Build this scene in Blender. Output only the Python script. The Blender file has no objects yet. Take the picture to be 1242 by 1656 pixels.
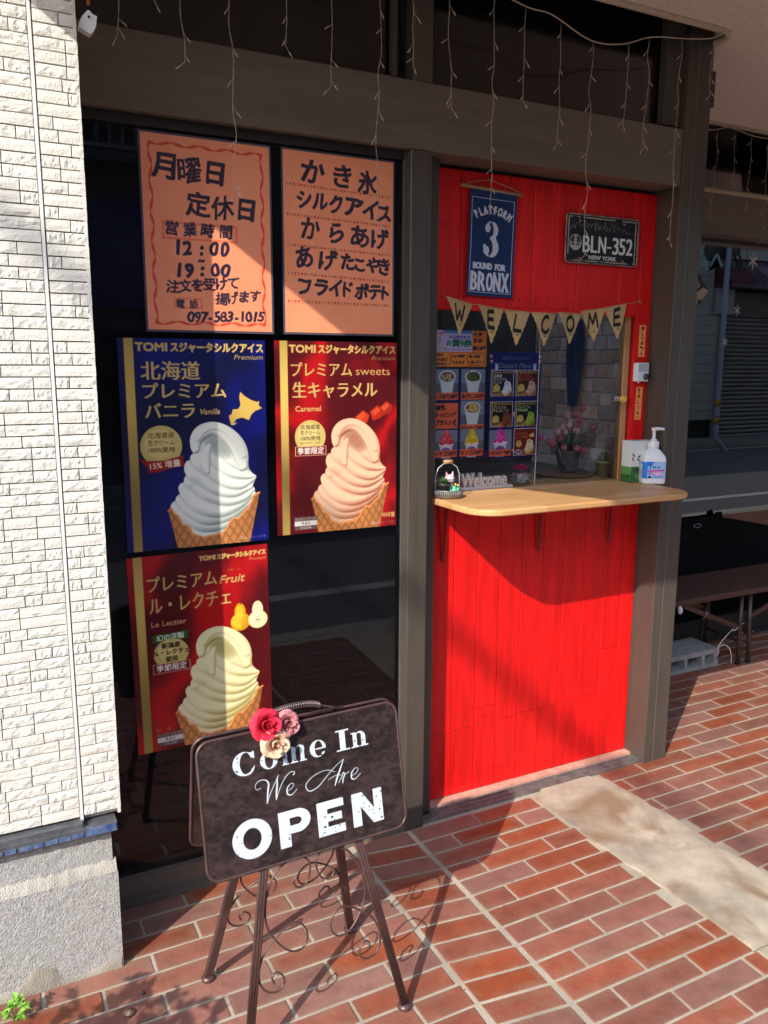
import bpy, bmesh, math, random
import numpy as np
from mathutils import Vector, Matrix

# ------------------------------------------------------------------ scene, camera, light, exposure
S = bpy.context.scene
COL = S.collection
R = math.radians

cam = bpy.data.cameras.new('camera')
cam_o = bpy.data.objects.new('camera', cam)
COL.objects.link(cam_o)
cam.sensor_fit = 'VERTICAL'
cam.sensor_height = 36.0
cam.lens = 1320.0 / 1656.0 * 36.0
cam.clip_start = 0.02
cam.clip_end = 600
yaw, pitch, roll = R(26.918), R(10.191), R(.254)
fw = Vector((math.sin(yaw) * math.cos(pitch), math.cos(yaw) * math.cos(pitch), -math.sin(pitch)))
rt = Vector((math.cos(yaw), -math.sin(yaw), 0))
up = rt.cross(fw)
rr = math.cos(roll) * rt + math.sin(roll) * up
uu = -math.sin(roll) * rt + math.cos(roll) * up
m = Matrix((rr, uu, -fw)).transposed().to_4x4()
m.translation = Vector((0, -2.38, 1.666))
cam_o.matrix_world = m
S.camera = cam_o

SUN_AZ, SUN_EL = 35.0, 36.5           # light travels towards +X+Y
sun = bpy.data.lights.new('sun', 'SUN')
sun.energy = 2.1
sun.angle = R(.5)
sun.color = (1, .945, .86)
sun_o = bpy.data.objects.new('sun', sun)
COL.objects.link(sun_o)
ld = Vector((math.cos(R(SUN_AZ)) * math.cos(R(SUN_EL)), math.sin(R(SUN_AZ)) * math.cos(R(SUN_EL)), -math.sin(R(SUN_EL))))
sun_o.rotation_euler = ld.to_track_quat('-Z', 'Y').to_euler()
sun_o.location = (-6, -6, 9)

world = bpy.data.worlds.new('World')
S.world = world
world.use_nodes = True
wn = world.node_tree
wn.nodes.clear()
sky = wn.nodes.new('ShaderNodeTexSky')
sky.sky_type = 'NISHITA'
sky.sun_disc = False
sky.sun_elevation = R(SUN_EL)
sky.sun_rotation = math.atan2(-ld.x, -ld.y)
bg = wn.nodes.new('ShaderNodeBackground')
bg.inputs[1].default_value = .15
wo = wn.nodes.new('ShaderNodeOutputWorld')
wn.links.new(sky.outputs[0], bg.inputs[0])
wn.links.new(bg.outputs[0], wo.inputs[0])

S.view_settings.view_transform = 'Standard'
S.view_settings.look = 'None'
S.view_settings.exposure = 1.45
S.view_settings.gamma = 1
S.view_settings.use_curve_mapping = False
S.render.engine = 'CYCLES'
S.cycles.max_bounces = 8
S.cycles.transparent_max_bounces = 12
S.cycles.use_denoising = True
S.cycles.sample_clamp_indirect = 6

rnd = random.Random(7)

# ------------------------------------------------------------------ materials
MATS = {}

def lin(c):
    return tuple(x / 12.92 if x <= .04045 else ((x + .055) / 1.055) ** 2.4 for x in c)

def mat(name, col, rough=.6, metal=0, var=0, vscale=8, bump=0, bscale=60, spec=.5, col2=None, objvar=0,
        stretch=None, detail=6, trans=0, coat=0, huevar=0, sheen=0):
    """procedural principled material; colour varies with noise (var) and per object (objvar)"""
    if name in MATS:
        return MATS[name]
    M = bpy.data.materials.new(name)
    M.use_nodes = True
    nt = M.node_tree
    b = nt.nodes['Principled BSDF']
    N = lambda t: nt.nodes.new(t)
    L = nt.links.new
    b.inputs['Base Color'].default_value = (*col, 1)
    b.inputs['Roughness'].default_value = rough
    b.inputs['Metallic'].default_value = metal
    b.inputs['Specular IOR Level'].default_value = spec
    if coat:
        b.inputs['Coat Weight'].default_value = coat
        b.inputs['Coat Roughness'].default_value = .15
    if trans:
        b.inputs['Transmission Weight'].default_value = trans
    tc = N('ShaderNodeTexCoord')
    vec = tc.outputs['Object']
    if stretch:
        mp = N('ShaderNodeMapping')
        mp.inputs['Scale'].default_value = stretch
        L(vec, mp.inputs[0])
        vec = mp.outputs[0]
    oi = N('ShaderNodeObjectInfo')
    off = N('ShaderNodeVectorMath')
    off.operation = 'MULTIPLY_ADD'
    cx = N('ShaderNodeCombineXYZ')
    L(oi.outputs['Random'], cx.inputs[0]); L(oi.outputs['Random'], cx.inputs[1])
    off.inputs[1].default_value = (37, 91, 13)
    L(cx.outputs[0], off.inputs[0]); L(vec, off.inputs[2])
    vec = off.outputs[0]
    colout = None
    if var or col2:
        n = N('ShaderNodeTexNoise')
        n.inputs['Scale'].default_value = vscale
        n.inputs['Detail'].default_value = detail
        n.inputs['Roughness'].default_value = .62
        L(vec, n.inputs['Vector'])
        cr = N('ShaderNodeValToRGB')
        cr.color_ramp.elements[0].position = .32
        cr.color_ramp.elements[1].position = .68
        a = col2 if col2 else tuple(c * (1 - var) for c in col)
        z = col if col2 else tuple(min(1, c * (1 + var)) for c in col)
        cr.color_ramp.elements[0].color = (*a, 1)
        cr.color_ramp.elements[1].color = (*z, 1)
        L(n.outputs['Fac'], cr.inputs[0])
        colout = cr.outputs[0]
        rm = N('ShaderNodeMapRange')
        rm.inputs['To Min'].default_value = max(0, rough - .1)
        rm.inputs['To Max'].default_value = min(1, rough + .12)
        L(n.outputs['Fac'], rm.inputs[0]); L(rm.outputs[0], b.inputs['Roughness'])
    if objvar or huevar:
        hs = N('ShaderNodeHueSaturation')
        mr = N('ShaderNodeMapRange')
        mr.inputs['To Min'].default_value = 1 - objvar
        mr.inputs['To Max'].default_value = 1 + objvar
        L(oi.outputs['Random'], mr.inputs[0])
        L(mr.outputs[0], hs.inputs['Value'])
        if huevar:
            mu = N('ShaderNodeMath'); mu.operation = 'MULTIPLY'; mu.inputs[1].default_value = 7.13
            fr = N('ShaderNodeMath'); fr.operation = 'FRACT'
            L(oi.outputs['Random'], mu.inputs[0]); L(mu.outputs[0], fr.inputs[0])
            m2 = N('ShaderNodeMapRange')
            m2.inputs['To Min'].default_value = 1 - huevar
            m2.inputs['To Max'].default_value = 1 + huevar * .3
            L(fr.outputs[0], m2.inputs[0]); L(m2.outputs[0], hs.inputs['Saturation'])
        if colout:
            L(colout, hs.inputs['Color'])
        else:
            hs.inputs['Color'].default_value = (*col, 1)
        colout = hs.outputs[0]
    if colout:
        L(colout, b.inputs['Base Color'])
    if bump:
        n2 = N('ShaderNodeTexNoise')
        n2.inputs['Scale'].default_value = bscale
        n2.inputs['Detail'].default_value = 5
        L(vec, n2.inputs['Vector'])
        bp = N('ShaderNodeBump')
        bp.inputs['Strength'].default_value = min(1, bump)
        bp.inputs['Distance'].default_value = .004 * max(1, bump)
        L(n2.outputs['Fac'], bp.inputs['Height'])
        L(bp.outputs[0], b.inputs['Normal'])
    MATS[name] = M
    return M

def glass_mat(name, tint=(1, 1, 1), ior=1.5, rough=0, gain=1.0):
    """thin pane: see-through straight on, mirror-like when grazed"""
    if name in MATS:
        return MATS[name]
    M = bpy.data.materials.new(name)
    M.use_nodes = True
    nt = M.node_tree
    nt.nodes.clear()
    N = lambda t: nt.nodes.new(t)
    L = nt.links.new
    o = N('ShaderNodeOutputMaterial')
    t = N('ShaderNodeBsdfTransparent'); t.inputs[0].default_value = (*tint, 1)
    g = N('ShaderNodeBsdfGlossy'); g.inputs['Roughness'].default_value = rough
    g.inputs[0].default_value = (gain, gain, gain, 1)
    f = N('ShaderNodeFresnel'); f.inputs['IOR'].default_value = ior
    mx = N('ShaderNodeMixShader')
    L(f.outputs[0], mx.inputs[0]); L(t.outputs[0], mx.inputs[1]); L(g.outputs[0], mx.inputs[2])
    L(mx.outputs[0], o.inputs[0])
    MATS[name] = M
    return M

# ------------------------------------------------------------------ mesh builder
class MB:
    def __init__(s):
        s.v = []; s.f = []; s.uv = {}; s.sm = []
    def add(s, vs, fs, smooth=False):
        o = len(s.v)
        s.v += [tuple(p) for p in vs]
        for f in fs:
            s.f.append(tuple(i + o for i in f)); s.sm.append(smooth)
        return s
    def box(s, x0, x1, y0, y1, z0, z1, jit=0):
        j = lambda: rnd.uniform(-jit, jit) if jit else 0
        vs = [(x + j(), y + j(), z + j()) for z in (z0, z1) for y in (y0, y1) for x in (x0, x1)]
        return s.add(vs, [(0, 2, 3, 1), (4, 5, 7, 6), (0, 1, 5, 4), (2, 6, 7, 3), (0, 4, 6, 2), (1, 3, 7, 5)])
    def bbox(s, x0, x1, y0, y1, z0, z1, b, jit=0):
        """box with chamfered edges, 24 verts"""
        vs = []
        X, Y, Z = (x0, x1), (y0, y1), (z0, z1)
        idx = {}
        for ix in (0, 1):
            for iy in (0, 1):
                for iz in (0, 1):
                    sx, sy, sz = (1 - 2 * ix), (1 - 2 * iy), (1 - 2 * iz)
                    x, y, z = X[ix], Y[iy], Z[iz]
                    for a in range(3):
                        p = [x + sx * b, y + sy * b, z + sz * b]
                        p[a] = (x, y, z)[a]
                        if jit:
                            p = [q + rnd.uniform(-jit, jit) for q in p]
                        idx[(ix, iy, iz, a)] = len(vs)
                        vs.append(tuple(p))
        I = lambda ix, iy, iz, a: idx[(ix, iy, iz, a)]
        fs = []
        for k in (0, 1):
            q = [I(k, 0, 0, 0), I(k, 1, 0, 0), I(k, 1, 1, 0), I(k, 0, 1, 0)]; fs.append(q if k else q[::-1])
            q = [I(0, k, 0, 1), I(1, k, 0, 1), I(1, k, 1, 1), I(0, k, 1, 1)]; fs.append(q if not k else q[::-1])
            q = [I(0, 0, k, 2), I(1, 0, k, 2), I(1, 1, k, 2), I(0, 1, k, 2)]; fs.append(q if k else q[::-1])
        for iy in (0, 1):
            for iz in (0, 1):
                fs.append([I(0, iy, iz, 1), I(1, iy, iz, 1), I(1, iy, iz, 2), I(0, iy, iz, 2)][::(1 if (iy == iz) else -1)])
        for ix in (0, 1):
            for iz in (0, 1):
                fs.append([I(ix, 0, iz, 0), I(ix, 1, iz, 0), I(ix, 1, iz, 2), I(ix, 0, iz, 2)][::(-1 if (ix == iz) else 1)])
        for ix in (0, 1):
            for iy in (0, 1):
                fs.append([I(ix, iy, 0, 0), I(ix, iy, 1, 0), I(ix, iy, 1, 1), I(ix, iy, 0, 1)][::(1 if (ix == iy) else -1)])
        for ix in (0, 1):
            for iy in (0, 1):
                for iz in (0, 1):
                    q = [I(ix, iy, iz, 0), I(ix, iy, iz, 1), I(ix, iy, iz, 2)]
                    fs.append(q if (ix + iy + iz) % 2 else q[::-1])
        return s.add(vs, fs)
    def tube(s, pts, r, n=8, cap=True, closed=False):
        pts = [Vector(p) for p in pts]
        k = len(pts)
        rs = r if isinstance(r, (list, tuple)) else [r] * k
        prev = None
        rings = []
        for i in range(k):
            if closed:
                t = pts[(i + 1) % k] - pts[i - 1]
            else:
                t = pts[min(i + 1, k - 1)] - pts[max(i - 1, 0)]
            if t.length < 1e-9: t = Vector((0, 0, 1))
            t.normalize()
            if prev is None:
                a = Vector((0, 0, 1)) if abs(t.z) < .9 else Vector((1, 0, 0))
                u = t.cross(a).normalized()
            else:
                u = (prev - t * prev.dot(t))
                u = u.normalized() if u.length > 1e-6 else t.orthogonal().normalized()
            prev = u
            w = t.cross(u)
            rings.append([pts[i] + (u * math.cos(2 * math.pi * j / n) + w * math.sin(2 * math.pi * j / n)) * rs[i] for j in range(n)])
        vs = [p for ring in rings for p in ring]
        fs = []
        for i in range(k if closed else k - 1):
            for j in range(n):
                a, b = i * n + j, i * n + (j + 1) % n
                c, d = ((i + 1) % k) * n + (j + 1) % n, ((i + 1) % k) * n + j
                fs.append((a, b, c, d))
        if cap and not closed:
            fs.append(tuple(range(n))[::-1])
            fs.append(tuple((k - 1) * n + j for j in range(n)))
        return s.add(vs, fs, True)
    def cyl(s, p0, p1, r, n=12, r1=None):
        return s.tube([p0, p1], [r, r if r1 is None else r1], n)
    def lathe(s, prof, c=(0, 0, 0), n=20, smooth=True):
        """profile [(r,z)...] about Z through c"""
        vs = []
        for r_, z in prof:
            for j in range(n):
                a = 2 * math.pi * j / n
                vs.append((c[0] + r_ * math.cos(a), c[1] + r_ * math.sin(a), c[2] + z))
        fs = []
        for i in range(len(prof) - 1):
            for j in range(n):
                fs.append((i * n + j, i * n + (j + 1) % n, (i + 1) * n + (j + 1) % n, (i + 1) * n + j))
        if prof[0][0] > 1e-5: fs.append(tuple(range(n))[::-1])
        if prof[-1][0] > 1e-5: fs.append(tuple((len(prof) - 1) * n + j for j in range(n)))
        return s.add(vs, fs, smooth)
    def sphere(s, c, r, n=12, m=8, sx=1, sy=1, sz=1):
        vs = []; fs = []
        for i in range(m + 1):
            t = math.pi * i / m
            for j in range(n):
                a = 2 * math.pi * j / n
                vs.append((c[0] + r * sx * math.sin(t) * math.cos(a), c[1] + r * sy * math.sin(t) * math.sin(a), c[2] - r * sz * math.cos(t)))
        for i in range(m):
            for j in range(n):
                fs.append((i * n + j, i * n + (j + 1) % n, (i + 1) * n + (j + 1) % n, (i + 1) * n + j))
        return s.add(vs, fs, True)
    def prism(s, poly, a0, a1, axis='y'):
        """poly 2d extruded; axis y: poly=(x,z) ; z: poly=(x,y) ; x: poly=(y,z)"""
        k = len(poly)
        def P(p, a):
            return (p[0], a, p[1]) if axis == 'y' else ((p[0], p[1], a) if axis == 'z' else (a, p[0], p[1]))
        area = sum(poly[i][0] * poly[(i + 1) % k][1] - poly[(i + 1) % k][0] * poly[i][1] for i in range(k))
        if area < 0: poly = poly[::-1]
        vs = [P(p, a0) for p in poly] + [P(p, a1) for p in poly]
        fs = [tuple(range(k)), tuple(range(k, 2 * k))[::-1]] + [(i, i + k, (i + 1) % k + k, (i + 1) % k) for i in range(k)]
        if axis == 'z' or axis == 'x':
            fs = [f[::-1] for f in fs]
        return s.add(vs, fs)
    def quad(s, a, b, c, d):
        return s.add([a, b, c, d], [(0, 1, 2, 3)])
    def build(s, name, material, parent=None, local=False, uvbox=None, mats=None):
        me = bpy.data.meshes.new(name)
        off = Vector((0, 0, 0))
        if parent is not None and not local:
            off = world_loc(parent)
        me.from_pydata([(v[0] - off.x, v[1] - off.y, v[2] - off.z) for v in s.v], [], s.f)
        me.polygons.foreach_set('use_smooth', s.sm)
        if uvbox:   # planar UVs in x-z (given box x0,x1,z0,z1)
            x0, x1, z0, z1 = uvbox
            uvl = me.uv_layers.new(name='print')
            for l in me.loops:
                p = s.v[l.vertex_index]
                uvl.data[l.index].uv = ((p[0] - x0) / (x1 - x0), (p[2] - z0) / (z1 - z0))
        me.materials.append(material)
        me.update()
        me.validate()
        o = bpy.data.objects.new(name, me)
        COL.objects.link(o)
        if parent is not None:
            o.parent = parent
        return o

def world_loc(o):
    p = Vector((0, 0, 0))
    while o is not None:
        p += o.location
        o = o.parent
    return p

def tag(o, label=None, cat=None, group=None, kind=None):
    if label: o['label'] = label
    if cat: o['category'] = cat
    if group: o['group'] = group
    if kind: o['kind'] = kind
    return o

def thing(name, label, cat, loc=(0, 0, 0), group=None, kind=None, rz=0):
    o = bpy.data.objects.new(name, None)
    o.empty_display_size = .05
    COL.objects.link(o)
    o.location = loc
    o.rotation_euler = (0, 0, rz)
    return tag(o, label, cat, group, kind)

def struct(o):
    o['kind'] = 'structure'
    return o

def smooth_path(pts, sub=5):
    """Catmull-Rom through points"""
    P = [Vector(p) for p in pts]
    out = []
    for i in range(len(P) - 1):
        a = P[i - 1] if i else P[0] * 2 - P[1]
        b, c = P[i], P[i + 1]
        d = P[i + 2] if i + 2 < len(P) else P[-1] * 2 - P[-2]
        for k in range(sub):
            t = k / sub
            out.append(.5 * ((2 * b) + (c - a) * t + (2 * a - 5 * b + 4 * c - d) * t * t + (3 * b - a - 3 * c + d) * t ** 3))
    out.append(P[-1])
    return out
# ------------------------------------------------------------------ flat print: a small 2D painter in numpy
_gc = {}
def glyphs(s):
    """outline segments of a string set in Blender's built-in font, size 1; returns (segs, xmin, xmax)"""
    if s in _gc:
        return _gc[s]
    c = bpy.data.curves.new('lettering', 'FONT')
    c.body = s; c.size = 1; c.fill_mode = 'NONE'; c.resolution_u = 4
    o = bpy.data.objects.new('lettering', c)
    COL.objects.link(o)
    dg = bpy.context.evaluated_depsgraph_get()
    me = o.evaluated_get(dg).to_mesh()
    n = len(me.vertices)
    co = np.zeros(n * 3); me.vertices.foreach_get('co', co)
    co = co.reshape(-1, 3)[:, :2]
    e = np.zeros(len(me.edges) * 2, int); me.edges.foreach_get('vertices', e)
    seg = co[e.reshape(-1, 2)] if n else np.zeros((0, 2, 2))
    o.evaluated_get(dg).to_mesh_clear()
    bpy.data.objects.remove(o); bpy.data.curves.remove(c)
    r = (seg, float(seg[..., 0].min()) if n else 0, float(seg[..., 0].max()) if n else .3)
    _gc[s] = r
    return r

class Canvas:
    """w,h in user units (origin top left, y down); k output pixels per unit; painted at 2x"""
    def __init__(s, w, h, k, bg):
        s.W, s.H, s.k = w, h, k * 2
        s.pw, s.ph = int(round(w * k)) * 2, int(round(h * k)) * 2
        s.a = np.empty((s.ph, s.pw, 3)); s.a[:] = bg
        s.yy, s.xx = np.mgrid[0:s.ph, 0:s.pw]
        s.yy = (s.yy + .5) / s.k; s.xx = (s.xx + .5) / s.k
    def fillsegs(s, seg):
        """parity fill of segments given in user units"""
        M = np.zeros((s.ph, s.pw + 1), np.int16)
        if len(seg) == 0: return M[:, :-1].astype(bool)
        q = seg * s.k
        x0, y0, x1, y1 = q[:, 0, 0], q[:, 0, 1], q[:, 1, 0], q[:, 1, 1]
        sw = y0 > y1
        x0, x1 = np.where(sw, x1, x0), np.where(sw, x0, x1)
        y0, y1 = np.where(sw, y1, y0), np.where(sw, y0, y1)
        r0 = np.ceil(y0 - .5).astype(int); r1 = np.ceil(y1 - .5).astype(int)
        r0 = np.clip(r0, 0, s.ph); r1 = np.clip(r1, 0, s.ph)
        cnt = r1 - r0
        ok = cnt > 0
        x0, x1, y0, y1, r0, cnt = [v[ok] for v in (x0, x1, y0, y1, r0, cnt)]
        if not len(cnt): return M[:, :-1].astype(bool)
        idx = np.repeat(np.arange(len(cnt)), cnt)
        rows = np.arange(cnt.sum()) - np.repeat(np.cumsum(cnt) - cnt, cnt) + r0[idx]
        t = (rows + .5 - y0[idx]) / (y1[idx] - y0[idx])
        xs = x0[idx] + t * (x1 - x0)[idx]
        cols = np.clip(np.ceil(xs - .5).astype(int), 0, s.pw)
        np.add.at(M, (rows, cols), 1)
        return (np.cumsum(M, 1) % 2)[:, :-1].astype(bool)
    def m_poly(s, pts):
        p = np.array(pts, float)
        return s.fillsegs(np.stack([p, np.roll(p, -1, 0)], 1))
    def m_ell(s, cx, cy, rx, ry=None, rot=0):
        ry = rx if ry is None else ry
        c, n = math.cos(R(rot)), math.sin(R(rot))
        dx, dy = s.xx - cx, s.yy - cy
        return ((dx * c + dy * n) / rx) ** 2 + ((-dx * n + dy * c) / ry) ** 2 < 1
    def m_rect(s, x0, y0, x1, y1):
        return (s.xx >= x0) & (s.xx < x1) & (s.yy >= y0) & (s.yy < y1)
    def m_line(s, pts, w):
        """polyline of width w (number or one per point), round joins"""
        M = np.zeros((s.ph, s.pw), bool)
        ws = w if isinstance(w, (list, tuple)) else [w] * len(pts)
        for (a, b, wa, wb) in zip(pts[:-1], pts[1:], ws[:-1], ws[1:]):
            mw = max(wa, wb) / 2 + 1 / s.k
            i0 = max(0, int((min(a[1], b[1]) - mw) * s.k)); i1 = min(s.ph, int((max(a[1], b[1]) + mw) * s.k) + 2)
            j0 = max(0, int((min(a[0], b[0]) - mw) * s.k)); j1 = min(s.pw, int((max(a[0], b[0]) + mw) * s.k) + 2)
            if i0 >= i1 or j0 >= j1: continue
            X, Y = s.xx[i0:i1, j0:j1], s.yy[i0:i1, j0:j1]
            dx, dy = b[0] - a[0], b[1] - a[1]
            l2 = dx * dx + dy * dy + 1e-12
            t = np.clip(((X - a[0]) * dx + (Y - a[1]) * dy) / l2, 0, 1)
            d = np.hypot(X - a[0] - t * dx, Y - a[1] - t * dy)
            M[i0:i1, j0:j1] |= d < (wa + (wb - wa) * t) / 2
        return M
    def m_text(s, txt, x, y, size, anchor='l', sx=1, shear=0, rot=0, bold=0, boldy=None, width=None, wob=0, ph=0):
        """baseline-centred text: y is the middle of the capitals"""
        seg, a, b = glyphs(txt)
        if len(seg) == 0: return np.zeros((s.ph, s.pw), bool)
        q = seg.copy()
        mid = .35
        if width: sx = width / ((b - a) * size)
        X = (q[..., 0] - a) + shear * (q[..., 1] - mid)
        W = b - a
        if anchor == 'c': X = X - W / 2
        if anchor == 'r': X = X - W
        Y = -(q[..., 1] - mid)
        if wob:
            X, Y = X + wob * np.sin(Y * 7 + ph) + wob * .6 * np.sin(X * 9 + Y * 5 + ph * 2), Y + wob * np.sin(X * 6 + ph * 1.7) + wob * .5 * np.sin(X * 13 + ph)
        X = X * size * sx; Y = Y * size
        c, n = math.cos(R(rot)), math.sin(R(rot))
        q = np.stack([x + X * c - Y * n, y + X * n + Y * c], -1)
        M = s.fillsegs(q)
        bx = int(round(bold * s.k)); by = int(round((bold if boldy is None else boldy) * s.k))
        if bx or by:
            out = M.copy()
            for dx in range(-bx, bx + 1):
                for dy in range(-by, by + 1):
                    if (dx / (bx + .5)) ** 2 + (dy / (by + .5)) ** 2 <= 1.0:
                        out |= np.roll(np.roll(M, dx, 1), dy, 0)
            M = out
        return M
    def paint(s, M, col, al=1):
        if isinstance(col, np.ndarray) and col.ndim == 3:
            s.a[M] = s.a[M] * (1 - al) + col[M] * al
        else:
            s.a[M] = s.a[M] * (1 - al) + np.array(col) * al
        return s
    def text(s, txt, x, y, size, col, al=1, **k):
        return s.paint(s.m_text(txt, x, y, size, **k), col, al)
    def hand(s, chars, col, bold=1.4, jit=4, seed=3):
        """marker-pen characters: list of (char,x,y,size)"""
        r = random.Random(seed)
        for (c, x, y, z) in chars:
            s.paint(s.m_text(c, x, y, z, anchor='c', bold=bold * r.uniform(.85, 1.15), rot=r.uniform(-jit, jit) - 1.5, shear=r.uniform(.02, .14), sx=r.uniform(.92, 1.1), wob=.028, ph=r.uniform(0, 6)), col, .93)
        return s
    def tubes(s, strokes, base, dark, L=(-.45, -.55, .7)):
        """shaded fat strokes [(x,y,r)...] (a photograph of soft ice cream)"""
        base, dark = np.array(base), np.array(dark)
        L = np.array(L) / np.linalg.norm(L)
        for st in strokes:
            pts = smooth_path([(p[0], p[1], p[2]) for p in st], 14 if s.k > 1 and len(st) > 2 else 8)
            best = np.full((s.ph, s.pw), 9.0); NX = np.zeros_like(best); NY = np.zeros_like(best)
            ex = max(p[2] for p in pts) + 2
            j0 = max(0, int((min(p[0] for p in pts) - ex) * s.k)); j1 = min(s.pw, int((max(p[0] for p in pts) + ex) * s.k))
            i0 = max(0, int((min(p[1] for p in pts) - ex) * s.k)); i1 = min(s.ph, int((max(p[1] for p in pts) + ex) * s.k))
            if i0 >= i1 or j0 >= j1: continue
            X, Y = s.xx[i0:i1, j0:j1], s.yy[i0:i1, j0:j1]
            B = np.full(X.shape, 9.0); NX = np.zeros(X.shape); NY = np.zeros(X.shape)
            for a, b in zip(pts[:-1], pts[1:]):
                dx, dy = b[0] - a[0], b[1] - a[1]
                t = np.clip(((X - a[0]) * dx + (Y - a[1]) * dy) / (dx * dx + dy * dy + 1e-9), 0, 1)
                rx, ry = X - a[0] - t * dx, Y - a[1] - t * dy
                rad = np.maximum(a[2] + (b[2] - a[2]) * t, .5)
                d = np.hypot(rx, ry) / rad
                w = d < B
                B[w] = d[w]; NX[w] = (rx / rad)[w]; NY[w] = (ry / rad)[w]
            # soft shadow just below the lobe
            sh = (B < 1.25)
            A = s.a[i0:i1, j0:j1]
            near = sh & (B >= 1)
            fall = ((1.25 - B) / .25)[..., None] * .28
            low = (NY > .05)[..., None]
            A[near] = (A * (1 - fall * low) + dark * fall * low)[near]
            ins = B < 1
            nz = np.sqrt(np.clip(1 - B * B, 0, 1))
            q = NX * .35 + NY * .85
            sm = lambda e0, e1, v: np.clip((v - e0) / (e1 - e0), 0, 1) ** 2 * (3 - 2 * np.clip((v - e0) / (e1 - e0), 0, 1))
            sh_ = np.clip(1 - 1.05 * sm(.15, 1.05, q) - .30 * sm(.55, 1.1, -q) - .30 * sm(.2, 1, NX), 0, 1)[..., None]
            colr = dark * (1 - sh_) + base * sh_
            A[ins] = colr[ins]
        return s
    def noise(s, amt, seed=1, cells=6):
        r = np.random.RandomState(seed)
        out = np.zeros((s.ph, s.pw))
        for o in range(4):
            n = cells * 2 ** o
            g = r.rand(n + 2, n + 2)
            fy = s.yy / s.H * n; fx = s.xx / s.W * n
            iy = fy.astype(int); ix = fx.astype(int)
            ty = fy - iy; tx = fx - ix
            ty = ty * ty * (3 - 2 * ty); tx = tx * tx * (3 - 2 * tx)
            v = (g[iy, ix] * (1 - tx) + g[iy, ix + 1] * tx) * (1 - ty) + (g[iy + 1, ix] * (1 - tx) + g[iy + 1, ix + 1] * tx) * ty
            out += (v - .5) / 2 ** o
        return out * amt
    def material(s, name, rough=.35, bump=0, coat=0, scale=1.0):
        a = np.clip(s.a, 0, 1).reshape(s.ph // 2, 2, s.pw // 2, 2, 3).mean((1, 3)) * scale
        h, w = a.shape[:2]
        im = bpy.data.images.new(name + '_print', w, h, alpha=False)
        px = np.ones((h, w, 4), np.float32)
        px[..., :3] = a[::-1]
        im.pixels.foreach_set(px.ravel())
        im.update(); im.pack()
        M = bpy.data.materials.new(name)
        M.use_nodes = True
        nt = M.node_tree
        b = nt.nodes['Principled BSDF']
        t = nt.nodes.new('ShaderNodeTexImage'); t.image = im; t.extension = 'EXTEND'; t.interpolation = 'Cubic'
        uv = nt.nodes.new('ShaderNodeUVMap'); uv.uv_map = 'print'
        nt.links.new(uv.outputs[0], t.inputs[0])
        nt.links.new(t.outputs[0], b.inputs['Base Color'])
        b.inputs['Roughness'].default_value = rough
        if coat:
            b.inputs['Coat Weight'].default_value = coat; b.inputs['Coat Roughness'].default_value = .03
        if bump:
            n = nt.nodes.new('ShaderNodeTexNoise'); n.inputs['Scale'].default_value = 9; n.inputs['Detail'].default_value = 3
            tc = nt.nodes.new('ShaderNodeTexCoord'); nt.links.new(tc.outputs['Object'], n.inputs['Vector'])
            bp = nt.nodes.new('ShaderNodeBump'); bp.inputs['Strength'].default_value = bump; bp.inputs['Distance'].default_value = .01
            nt.links.new(n.outputs['Fac'], bp.inputs['Height']); nt.links.new(bp.outputs[0], b.inputs['Normal'])
            if coat: nt.links.new(bp.outputs[0], b.inputs['Coat Normal'])
        return M

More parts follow.
